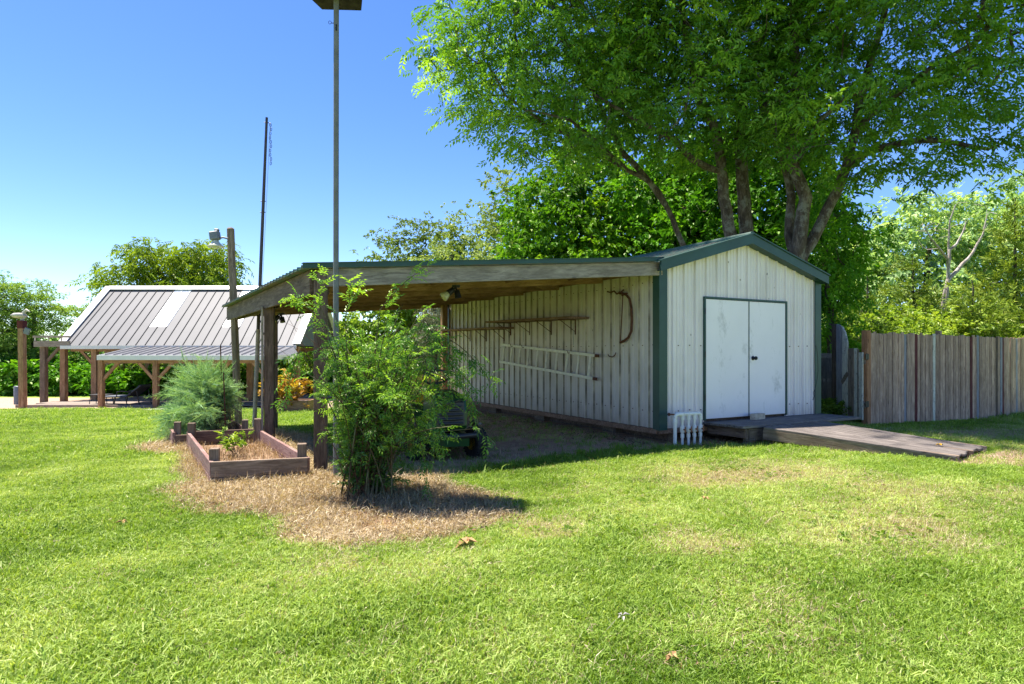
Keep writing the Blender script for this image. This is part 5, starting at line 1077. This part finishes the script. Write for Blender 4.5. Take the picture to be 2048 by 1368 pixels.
# ------------------------------------------------------------------ the big shrub
shr = [sprig_pinnate(4, .11, .042, .015, s, .15) for s in range(6)]
SB = Vector((-1.28, 5.56, G(-1.28, 5.56))); SR = thing('shrub', 'tall many-stemmed shrub with arching leafy branches before the lean-to', 'shrub', tuple(SB))
topx = np.array([560, 600, 640, 690, 740, 800, 850, 900, 940, 985]); topy = np.array([740, 650, 585, 630, 660, 600, 620, 675, 720, 790])
mb = MB(); tw = []; PP, YW, PT, TN, SS = [], [], [], [], []
def stem_to(a, c, b, r0, k=9):
    pts = []
    for i in range(k + 1):
        t = i / k; pts.append((1 - t) ** 2 * a + 2 * t * (1 - t) * c + t * t * b)
    mb.tube(pts, [r0 * (1 - .75 * i / k) for i in range(k + 1)], 4, False); return pts
def leafy(pts, n, spread, tt, sc=1.0, lo=.3):
    for _ in range(n):
        u = rng.uniform(lo, 1) * (len(pts) - 1); i = min(int(u), len(pts) - 2); p = pts[i].lerp(pts[i + 1], u - i); d = (pts[i + 1] - pts[i]).normalized()
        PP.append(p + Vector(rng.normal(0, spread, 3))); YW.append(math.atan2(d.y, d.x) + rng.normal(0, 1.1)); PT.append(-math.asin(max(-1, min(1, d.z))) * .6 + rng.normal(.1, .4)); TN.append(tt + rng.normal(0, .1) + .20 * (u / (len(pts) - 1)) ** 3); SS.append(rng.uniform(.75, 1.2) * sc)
for i in range(60):
    px = rng.uniform(590, 950) if i % 3 else rng.uniform(640, 880); ty = np.interp(px, topx, topy) + abs(rng.normal(0, 75)) + (60 if i % 5 == 0 else 0); D = 5.56 + rng.normal(0, .38)
    b = at(px, min(ty, 880), D); a = SB + Vector((rng.normal(0, .11), rng.normal(0, .10), -.03)); c = a.lerp(b, .45) + ZZ * (b - a).length * .22 + Vector((-(b.x - a.x) * .25, -(b.y - a.y) * .2, 0))
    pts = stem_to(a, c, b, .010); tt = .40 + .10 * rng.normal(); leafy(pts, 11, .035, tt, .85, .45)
    for j in range(5):
        u = int(rng.uniform(.42, .98) * 8); q = pts[u]; L = rng.uniform(.2, .5); ang = rng.uniform(0, 6.28); e = q + Vector((math.cos(ang) * L * .8 , math.sin(ang) * L * .8, rng.uniform(-.1, .6) * L)); pt2 = stem_to(q, q.lerp(e, .5) + ZZ * L * .2, e, .004, 4); leafy(pt2, 7, .02, tt + .05, .82, .15)
for (x1, y1, x2, y2, D, n) in ((850, 640, 972, 880, 5.4, 40), (860, 660, 945, 800, 5.3, 30), (900, 680, 985, 770, 5.5, 26), (760, 620, 855, 535, 5.7, 22), (640, 640, 556, 588, 5.5, 20), (690, 640, 712, 575, 5.3, 16), (850, 720, 885, 905, 5.2, 26), (600, 700, 570, 800, 5.5, 18), (640, 620, 640, 550, 5.4, 12), (820, 800, 860, 985, 5.25, 16)):
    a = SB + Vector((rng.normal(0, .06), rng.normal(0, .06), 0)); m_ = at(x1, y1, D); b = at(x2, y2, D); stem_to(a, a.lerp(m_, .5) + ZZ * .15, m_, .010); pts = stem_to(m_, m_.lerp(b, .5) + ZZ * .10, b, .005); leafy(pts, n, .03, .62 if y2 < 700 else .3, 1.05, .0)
for i in range(34):                                        # leafy skirt near the ground
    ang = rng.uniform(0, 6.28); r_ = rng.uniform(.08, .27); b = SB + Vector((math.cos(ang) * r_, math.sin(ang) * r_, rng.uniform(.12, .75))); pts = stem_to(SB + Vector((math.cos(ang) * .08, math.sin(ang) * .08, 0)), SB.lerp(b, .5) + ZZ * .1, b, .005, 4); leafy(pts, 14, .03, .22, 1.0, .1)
mb.build('stem', M['stem'], SR); mbs = mb
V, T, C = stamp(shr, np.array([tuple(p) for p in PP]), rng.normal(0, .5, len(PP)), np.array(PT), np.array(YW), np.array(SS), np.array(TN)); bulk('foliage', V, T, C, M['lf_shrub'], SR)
mb = MB()
for i in range(16):
    a = SB + Vector((rng.normal(0, .12), rng.normal(-.05, .1), 0)); b = at(rng.uniform(560, 830), rng.uniform(640, 960), 5.3 + rng.normal(0, .25)); stem_to(a, a.lerp(b, .6) + ZZ * .15, b, .0045, 7)
for i in range(8):
    a = at(rng.uniform(600, 660), rng.uniform(700, 780), 5.7); b = at(rng.uniform(535, 620), rng.uniform(600, 720), 5.7); stem_to(a, a.lerp(b, .6) + ZZ * .1, b, .0025, 6)
mb.build('dead_stem', M['rust'], SR)

# asparagus fern clump
AF = thing('fern_shrub', 'feathery blue-green asparagus fern clump behind the planter', 'shrub', (-4.75, 9.7, G(-4.75, 9.7)))
hair = [sprig_hair(30, .34, s) for s in range(5)]; mb = MB(); PP, YW, PT, TN, SS = [], [], [], [], []
for i in range(230):
    px, py, D = [(rng.normal(398, 24), rng.normal(775, 25), 9.8), (rng.normal(366, 20), rng.normal(842, 20), 9.3), (rng.normal(430, 14), rng.normal(782, 25), 10)][i % 3 if i % 6 != 5 else 0]
    b = at(max(330, min(478, px)), max(728, py), D + rng.normal(0, .22)); a = Vector((-4.70 + rng.normal(0, .12), 9.75 + rng.normal(0, .12), G(-4.7, 9.7))); pts = stem_to(a, a.lerp(b, .5) + ZZ * .3, b, .005, 6); leafy(pts, 13, .05, .55, .8, .45)
mb.build('stem', M['stem'], AF); V, T, C = stamp(hair, np.array([tuple(p) for p in PP]), rng.normal(0, .8, len(PP)), np.array(PT), np.array(YW), np.array(SS), np.array(TN)); bulk('foliage', V, T, C, M['lf_fern'], AF)
mb = MB()
for i in range(90):
    a = Vector((-4.45 + rng.normal(0, .16), 9.45 + rng.normal(0, .12), G(-4.4, 9.5))); b = a + Vector((rng.normal(0, .14), rng.normal(0, .1), rng.uniform(.25, .62))); stem_to(a, a.lerp(b, .5) + Vector((rng.normal(0, .04), 0, .05)), b, .006, 4)
mb.build('dead_stem', M['brown'], AF)
for px, y0, y1, D in ((441, 690, 850, 9.6), (447, 745, 850, 9.2)): mb = MB(); mb.tube([at(px + 4, y1, D), at(px, y0, D)], .009, 6); tag(mb.build('metal_stake', M['rust']), {441: 'taller rusty stake rising out of the fern clump', 447: 'shorter rusty stake in front of the fern clump'}[px], 'stake', 'stakes by the fern clump')
# yellow-orange plant in the raised bed, weed in the planter
yp = thing('leafy_plant', 'yellow and orange leaved plant in the far raised bed', 'plant', (X_(572, 21.7), 21.7, zq + .35)); n = 130; P = np.array([X_(572, 21.7), 21.7, zq + .75]) + rng.normal(0, 1, (n, 3)) * (.32, .2, .22)
V, T, C = stamp(broad, P, rng.normal(0, .5, n), rng.uniform(-.9, .3, n), rng.uniform(0, 6.28, n), rng.uniform(.7, 1.2, n), rng.uniform(.1, .9, n)); bulk('foliage', V, T, C, M['lf_yellow'], yp); mb = MB(); mb.tube([(X_(572, 21.7), 21.7, zq + .3), (X_(572, 21.7), 21.7, zq + .8)], .02, 5); mb.build('stem', M['stem'], yp)
wp = thing('weed_plant', 'small light green weed growing in the planter', 'plant', tuple(at(468, 895, 7.4)))
n = 26; c = at(470, 885, 7.5); P = np.array(tuple(c)) + rng.normal(0, 1, (n, 3)) * (.11, .10, .05); V, T, C = stamp([sprig_bunch(6, .1, .07, .035, s) for s in range(3)], P, rng.normal(0, .5, n), rng.uniform(-.9, .2, n), rng.uniform(0, 6.28, n), rng.uniform(.7, 1.2, n), rng.uniform(.3, .9, n)); bulk('foliage', V, T, C, M['lf_bright'], wp)
mb = MB(); [mb.tube([c + Vector((rng.normal(0, .02), 0, -.14)), c + Vector((rng.normal(0, .1), rng.normal(0, .08), .02))], .003, 4) for _ in range(9)]; mb.build('stem', M['stem'], wp)
# ------------------------------------------------------------------ grass: tuft prototypes and scattering
def tuft_mesh(name, n, h, w, spread, lean, mat, seed, wide=1.0):
    r = np.random.default_rng(seed); V, T = [], []
    for i in range(n):
        a = r.uniform(0, 6.283); d = np.array([math.cos(a), math.sin(a), 0]); side = np.array([-d[1], d[0], 0]); b = np.array([*r.normal(0, spread, 2), -.004]); L = h * r.uniform(.55, 1.15); ln = lean * r.uniform(.2, 1.3); tw = r.uniform(-.7, .7); side = side * math.cos(tw) + np.array([0, 0, 1]) * math.sin(tw) * .3; ww = w * r.uniform(.7, 1.2)
        m = b + d * L * ln * .35 + np.array([0, 0, L * .62]); t = b + d * L * ln + np.array([0, 0, L * (1 - .25 * min(ln, 1.3))]); k0 = len(V)
        V += [b - side * ww / 2, b + side * ww / 2, m - side * ww * .42, m + side * ww * .42, t]; T += [(k0, k0 + 1, k0 + 3), (k0, k0 + 3, k0 + 2), (k0 + 2, k0 + 3, k0 + 4)]
    me = bpy.data.meshes.new(name); me.from_pydata([tuple(v) for v in V], [], T); me.materials.append(mat); return bpy.data.objects.new(name, me)
def scatter(name, label, P, yaw, tilt, S, tint, protos):
    me = bpy.data.meshes.new(name); n = len(P); me.vertices.add(n); me.vertices.foreach_set('co', P.astype(np.float32).ravel())
    rot = np.stack([tilt, rng.normal(0, .18, n), yaw], 1).astype(np.float32)
    for nm, ty, dat, key in (('rot', 'FLOAT_VECTOR', rot.ravel(), 'vector'), ('scl', 'FLOAT', S.astype(np.float32), 'value'), ('tint', 'FLOAT', np.clip(tint, 0, 1).astype(np.float32), 'value'), ('pid', 'INT', rng.integers(0, len(protos), n).astype(np.int32), 'value')):
        a = me.attributes.new(nm, ty, 'POINT'); a.data.foreach_set(key, dat)
    o = place(bpy.data.objects.new(name, me), None, Matrix.Identity(4)); ng = bpy.data.node_groups.new(name, 'GeometryNodeTree')
    ng.interface.new_socket('Geometry', in_out='INPUT', socket_type='NodeSocketGeometry'); ng.interface.new_socket('Geometry', in_out='OUTPUT', socket_type='NodeSocketGeometry')
    N = ng.nodes; gi = N.new('NodeGroupInput'); go = N.new('NodeGroupOutput'); ip = N.new('GeometryNodeInstanceOnPoints'); jn = N.new('GeometryNodeJoinGeometry')
    for p in protos: oi = N.new('GeometryNodeObjectInfo'); oi.inputs['Object'].default_value = p; oi.inputs['As Instance'].default_value = True; ng.links.new(oi.outputs['Geometry'], jn.inputs[0])
    def na(nm, ty): x = N.new('GeometryNodeInputNamedAttribute'); x.data_type = ty; x.inputs['Name'].default_value = nm; return [q for q in x.outputs if q.enabled and q.name == 'Attribute'][0]
    e2r = N.new('FunctionNodeEulerToRotation'); ng.links.new(na('rot', 'FLOAT_VECTOR'), e2r.inputs[0]); ng.links.new(e2r.outputs[0], ip.inputs['Rotation']); ng.links.new(na('scl', 'FLOAT'), ip.inputs['Scale']); ng.links.new(na('pid', 'INT'), ip.inputs['Instance Index'])
    ip.inputs['Pick Instance'].default_value = True; ng.links.new(gi.outputs[0], ip.inputs['Points']); ng.links.new(jn.outputs[0], ip.inputs['Instance']); ng.links.new(ip.outputs[0], go.inputs[0])
    m = o.modifiers.new('scatter', 'NODES'); m.node_group = ng; return tag(o, label, None, None, 'stuff')
green_t = [tuft_mesh('grass_tuft', 15, .044, .0050, .026, .85, M['grass_i'], s) for s in range(6)] + [tuft_mesh('grass_tuft', 8, .060, .0065, .03, .9, M['grass_i'], 9)]
straw_t = [tuft_mesh('straw_tuft', 12, .055, .0042, .030, 1.2, M['straw_i'], 20 + s) for s in range(5)]
def pts(n, d0, d1, extra=1.2, k=.86):
    """Random ground points with a density even over the ground between two distances."""
    y = np.sqrt(rng.uniform(d0 ** 2, d1 ** 2, n)); x = rng.uniform(-1, 1, n) * (y * k + extra); return x, y
bands = [(62000, 1.9, 4.2, 1.0), (72000, 4.2, 7.5, 1.0), (62000, 7.5, 13.5, 1.3), (42000, 13.5, 25.5, 2.0)]
GX, GY, GS = [], [], []
for n, d0, d1, s in bands:
    x, y = pts(n, d0, d1); GX.append(x); GY.append(y); GS.append(np.full(n, s) * rng.uniform(.7, 1.2, n))
gx_, gy_, gs_ = np.concatenate(GX), np.concatenate(GY), np.concatenate(GS)
ok = ~blocked(gx_, gy_) & (sdist(np.array([[p.x, p.y] for p in PL]), gx_, gy_) < .0); gx_, gy_, gs_ = gx_[ok], gy_[ok], gs_[ok]
st, di, ba, rd, dr, gl = masks(gx_, gy_); u = rng.uniform(0, 1, len(gx_)); w_ = wob(gx_ * 1.7 + 3, gy_ * 1.7)
keep = (gl < .3) & (u > st * .985) & (rng.uniform(0, 1, len(u)) > di * .93) & (rng.uniform(0, 1, len(u)) > rd * .88) & (rng.uniform(0, 1, len(u)) > dr * .5)
x, y, s = gx_[keep], gy_[keep], gs_[keep]; drk, dik = dr[keep], di[keep]; n = len(x)
tn = .47 + .24 * w_[keep] + rng.normal(0, .17, n) + drk * .35 - .1 * dik - .05 * smooth(.5, -2.5, x); s = s * (1 - .25 * drk) * (1 + .18 * np.clip(wob(x * 2.3, y * 2.3 + 7), -1, 1))
scatter('lawn_grass', 'green lawn grass', np.stack([x, y, H(x, y)], 1), rng.uniform(0, 6.28, n), rng.normal(0, .22, n), s, tn, green_t)
# straw: dead grass round the planters, in dry lawn, and a thin scatter elsewhere
m = ~blocked(gx_, gy_) & (gl < .3); p_s = np.clip(st * 1.0 + dr * .62 + .03 + di * .12 + rd * .25, 0, 1)
k2 = m & (rng.uniform(0, 1, len(gx_)) < p_s * (1 - .65 * ba)); x, y, s = gx_[k2], gy_[k2], gs_[k2]; stk = st[k2]
sx, sy = rng.uniform(-5.4, .4, 30000), rng.uniform(3.9, 10.5, 30000); ms = masks(sx, sy)[0]; kk = rng.uniform(0, 1, 30000) < ms * .9 * (1 - .7 * masks(sx, sy)[2]); kk &= sdist(np.array([[p.x, p.y] for p in PL]), sx, sy) < -.01
x = np.concatenate([x, sx[kk]]); y = np.concatenate([y, sy[kk]]); s = np.concatenate([s * (.75 + .35 * stk), rng.uniform(.6, 1.3, kk.sum())]); n = len(x)
scatter('dry_grass', 'dead straw coloured grass round the planters', np.stack([x, y, H(x, y)], 1), rng.uniform(0, 6.28, n), rng.normal(0, .5, n), s, rng.normal(.5, .2, n) + .1 * wob(x * 3, y * 3), straw_t)
# long dead stalks tangled at the boxes, wall foot and in the planter
def stalks(name, label, xy, n, h, mat, spread=.0, tl=.9, w=.004, z0=None):
    Vs, Ts, Cs = [], [], []
    for i in range(n):
        a = xy[rng.integers(0, len(xy))]; t = rng.uniform(); q = np.array(a[0]) * (1 - t) + np.array(a[1]) * t + rng.normal(0, a[2], 2); ang = rng.uniform(0, 6.28); L = h * rng.uniform(.4, 1.3); lean = rng.uniform(.1, tl); z = (G(q[0], q[1]) if z0 is None else z0) - .005
        pz = np.array([q[0], q[1], z]); dv = np.array([math.cos(ang), math.sin(ang), 0]); sd_ = np.array([-dv[1], dv[0], 0]) * w / 2; k0 = 0; ps = [pz + dv * L * lean * u_ ** 1.6 + np.array([0, 0, L * (1 - .55 * lean) * (u_ - .42 * lean * u_ ** 3)]) for u_ in (0, .35, .7, 1)]
        V_ = []; 
        for j, p_ in enumerate(ps): V_ += [p_ - sd_ * (1 - .22 * j), p_ + sd_ * (1 - .22 * j)]
        o_ = len(Vs) * 8; Vs.append(V_); Ts += [(o_ + 2 * j, o_ + 2 * j + 1, o_ + 2 * j + 3) for j in range(3)] + [(o_ + 2 * j, o_ + 2 * j + 3, o_ + 2 * j + 2) for j in range(3)]; Cs += [rng.uniform(.1, .95)] * 8
    return tag(bulk(name, np.array(Vs).reshape(-1, 3), np.array(Ts), np.array(Cs), mat), label, None, None, 'stuff')
def e2(a, b, s): return ((a.x, a.y), (b.x, b.y), s)
stalks('dry_stalks', 'dead grass stalks tangled round the planter and shrub foot', [e2(FL + Vector((-.08, -.08, 0)), FR + Vector((.1, -.08, 0)), .07), e2(FL + Vector((-.1, 0, 0)), BL + Vector((-.1, 0, 0)), .09), ((-3.0, 5.7), (-1.5, 5.5), .2), ((-2.1, 6.2), (-1.6, 6.0), .14), ((-4.8, 8.6), (-4.1, 9.0), .22), ((-1.9, 5.4), (-.9, 5.2), .15), ((-3.3, 9.0), (-4.3, 9.5), .2)], 3800, .15, M['lf_dry'])
stalks('dry_stalks', 'dead grass stalks along the foot of the shed', [((suv(-.25, 0).x, suv(-.25, 0).y), (suv(.9, -.35).x, suv(.9, -.35).y), .10), ((suv(-.2, 0).x, suv(-.2, 0).y), (suv(-.25, 3.5).x, suv(-.25, 3.5).y), .08), ((suv(.9, -.85).x, suv(.9, -.85).y), (suv(1.6, -.9).x, suv(1.6, -.9).y), .08)], 900, .11, M['lf_dry'])
ipl = [((q.x, q.y)) for q in [FL.lerp(c4, .25), FR.lerp(c4, .25), BR.lerp(c4, .25), BL.lerp(c4, .25)]]
stalks('planter_straw', 'dead grass filling the planter', [(ipl[0], ipl[3], .12), (ipl[1], ipl[2], .12), ((c4.x, c4.y), ipl[0], .18), ((c4.x, c4.y), ipl[2], .18)], 2600, .13, M['lf_dry'], z0=.03)
# fallen leaves and chips: a thin litter
def litter(name, label, x, y, s, mat, zoff=.012, tt=.5):
    n = len(x); q = [pack([leaf((0, 0, 0), (1, .1, .05), (0, 0, 1), 1, .42, .3, .25)], .1, s_) for s_ in range(3)]; V, T, C = stamp(q, np.stack([x, y, H(x, y) + zoff], 1), rng.normal(0, .5, n), rng.normal(0, .3, n), rng.uniform(0, 6.28, n), rng.uniform(*s, n), rng.normal(tt, .22, n)); return tag(bulk(name, V, T, C, mat), label, None, None, 'stuff')
x, y = rng.uniform(-5.2, .3, 16000), rng.uniform(4.0, 10, 16000); mk = masks(x, y); kk = rng.uniform(0, 1, 16000) < mk[0] * .55 * smooth(-5, -2.4, x); litter('leaf_litter', 'dead leaf litter in the straw', x[kk], y[kk], (.03, .06), M['lf_dry'], .03)
tv = rng.uniform(0, SL, 1500); so = -np.abs(rng.normal(0, .35, 1500)) - .03; x = O.x + U.x * so + Vv.x * tv; y = O.y + U.y * so + Vv.y * tv; litter('leaf_litter', 'brown leaves blown along the foot of the ribbed wall', x, y, (.03, .07), M['lf_dry'], .01, .3)
tv = rng.uniform(-.1, 3.0, 500); so = -rng.uniform(.0, .55, 500); x = O.x + U.x * tv + Vv.x * so; y = O.y + U.y * tv + Vv.y * so; litter('leaf_litter', 'brown debris before the shed front', x, y, (.02, .06), M['lf_dry'], .01, .3)
# twigs and vine runners of green in shade at the lean-to edge
x, y = rng.uniform(-2.2, 1.6, 3000), rng.uniform(6.3, 8.6, 3000); a_ = masks(x, y); kk = (a_[1] > .25) & (a_[1] < .95) & (wob(x * 2, y * 2) > -.1); n = kk.sum()
scatter('shade_grass', 'taller tufts of grass at the edge of the bare soil', np.stack([x[kk], y[kk], H(x[kk], y[kk])], 1), rng.uniform(0, 6.28, n), rng.normal(0, .2, n), rng.uniform(1.3, 2.3, n), rng.normal(.25, .12, n), green_t)

# broad-leaved weeds in loose patches, and scraps blown about the lawn
def rosette(name, n, L, w, seed):
    r = np.random.default_rng(seed); q = []
    for i in range(n):
        a = r.uniform(0, 6.28); b = (math.cos(a) * L * .25, math.sin(a) * L * .25, .004); q.append(leaf(b, (math.cos(a), math.sin(a), r.uniform(.25, .9)), (0, 0, 1), L * r.uniform(.6, 1.1), w, .3, .25))
    V_, T_, C_ = pack(q); me = bpy.data.meshes.new(name); me.from_pydata([tuple(v_) for v_ in V_], [], [tuple(int(k_) for k_ in t_) for t_ in T_]); me.materials.append(M['grass_i']); return bpy.data.objects.new(name, me)
cx_, cy_ = pts(46, 2.3, 8, .5); X_s, Y_s = [], []
for a, b in zip(cx_, cy_): m_ = rng.integers(8, 46); X_s.append(a + rng.normal(0, .17, m_)); Y_s.append(b + rng.normal(0, .17, m_))
x, y = np.concatenate(X_s), np.concatenate(Y_s); a_, b_ = pts(700, 2.2, 9, .5); x, y = np.concatenate([x, a_]), np.concatenate([y, b_]); kk = ~blocked(x, y) & (masks(x, y)[0] < .4) & (masks(x, y)[1] < .3); n = kk.sum()
scatter('lawn_weeds', 'low broad-leaved weeds growing in the lawn', np.stack([x[kk], y[kk], H(x[kk], y[kk]) + .012], 1), rng.uniform(0, 6.28, n), rng.normal(0, .2, n), rng.uniform(.7, 1.5, n), rng.normal(.22, .14, n), [rosette('weed_rosette', 7, .034, .017, s) for s in range(4)])
x, y = pts(420, 2.3, 11, .6); kk = ~blocked(x, y); litter('leaf_litter', 'scattered dead leaf scraps on the lawn', x[kk], y[kk], (.012, .036), M['lf_dry'], .034, .6)

# single fallen leaves that stand out on the lawn
def fallen(px, py, s, label, seed, mat='dryleaf'):
    D = 1.29 * F / (py - HY); p = Vector(((px - CX) / F * D, D, 0)); p.z = G(p.x, p.y) + .035; r_ = random.Random(seed); mb = MB()
    for j in range(5):
        a = j * 1.25 + r_.uniform(-.3, .3); q = leaf((0, 0, r_.uniform(0, .01)), (math.cos(a), math.sin(a), r_.uniform(-.2, .5)), (0, 0, 1), s * r_.uniform(.6, 1.1), s * .5, .35, .3); mb.add([p + Vector(v_) for v_ in q], [(0, 1, 2), (0, 2, 3)])
    tag(mb.build('fallen_leaf', M[mat]), label, 'leaf', 'fallen leaves on the lawn')
fallen(933, 1100, .10, 'large curled tan leaf lying on the lawn in front of the shrub', 1); fallen(247, 1052, .05, 'small pale leaf on the lawn at left', 2); fallen(1410, 1003, .05, 'brown leaf on the dry lawn in front of the shed', 3); fallen(1345, 1330, .04, 'small tan leaf near the lower edge of the lawn', 4); fallen(1245, 1248, .035, 'pale leaf scrap in the near grass', 5, 'rock')
mb = MB(); p = at(1885, 898, 7.95); p.z = -.0; p = rA.lerp(rB, .5).lerp(rD.lerp(rC, .5), .84) + ZZ * .035
for j in range(4): q = leaf((0, 0, 0), (math.cos(j * 1.5), math.sin(j * 1.5), .2), (0, 0, 1), .05, .035, .4, .2); mb.add([p + Vector(v_) for v_ in q], [(0, 1, 2), (0, 2, 3)])
tag(mb.build('fallen_leaf', M['yellow']), 'orange leaf lying on the lower end of the ramp', 'leaf', 'fallen leaves on the lawn')
for px, py, D, s, lb in ((960, 838, 11.5, .05, 'small pale stone under the edge of the shed wall'), (892, 816, 13.2, .07, 'pale stone behind the mower'), (1008, 838, 12.6, .045, 'little stone half way along the wall foot')):
    x = (px - CX) / F * D; mb = MB(); mb.lathe([(0, -s * .4), (s * .8, -s * .2), (s, s * .2), (s * .5, s * .7), (0, s * .8)], (x, D, G(x, D)), (0.1, .1, 1), 7, False); tag(mb.build('stone', M['rock']), lb, 'stone', 'stones under the lean-to')
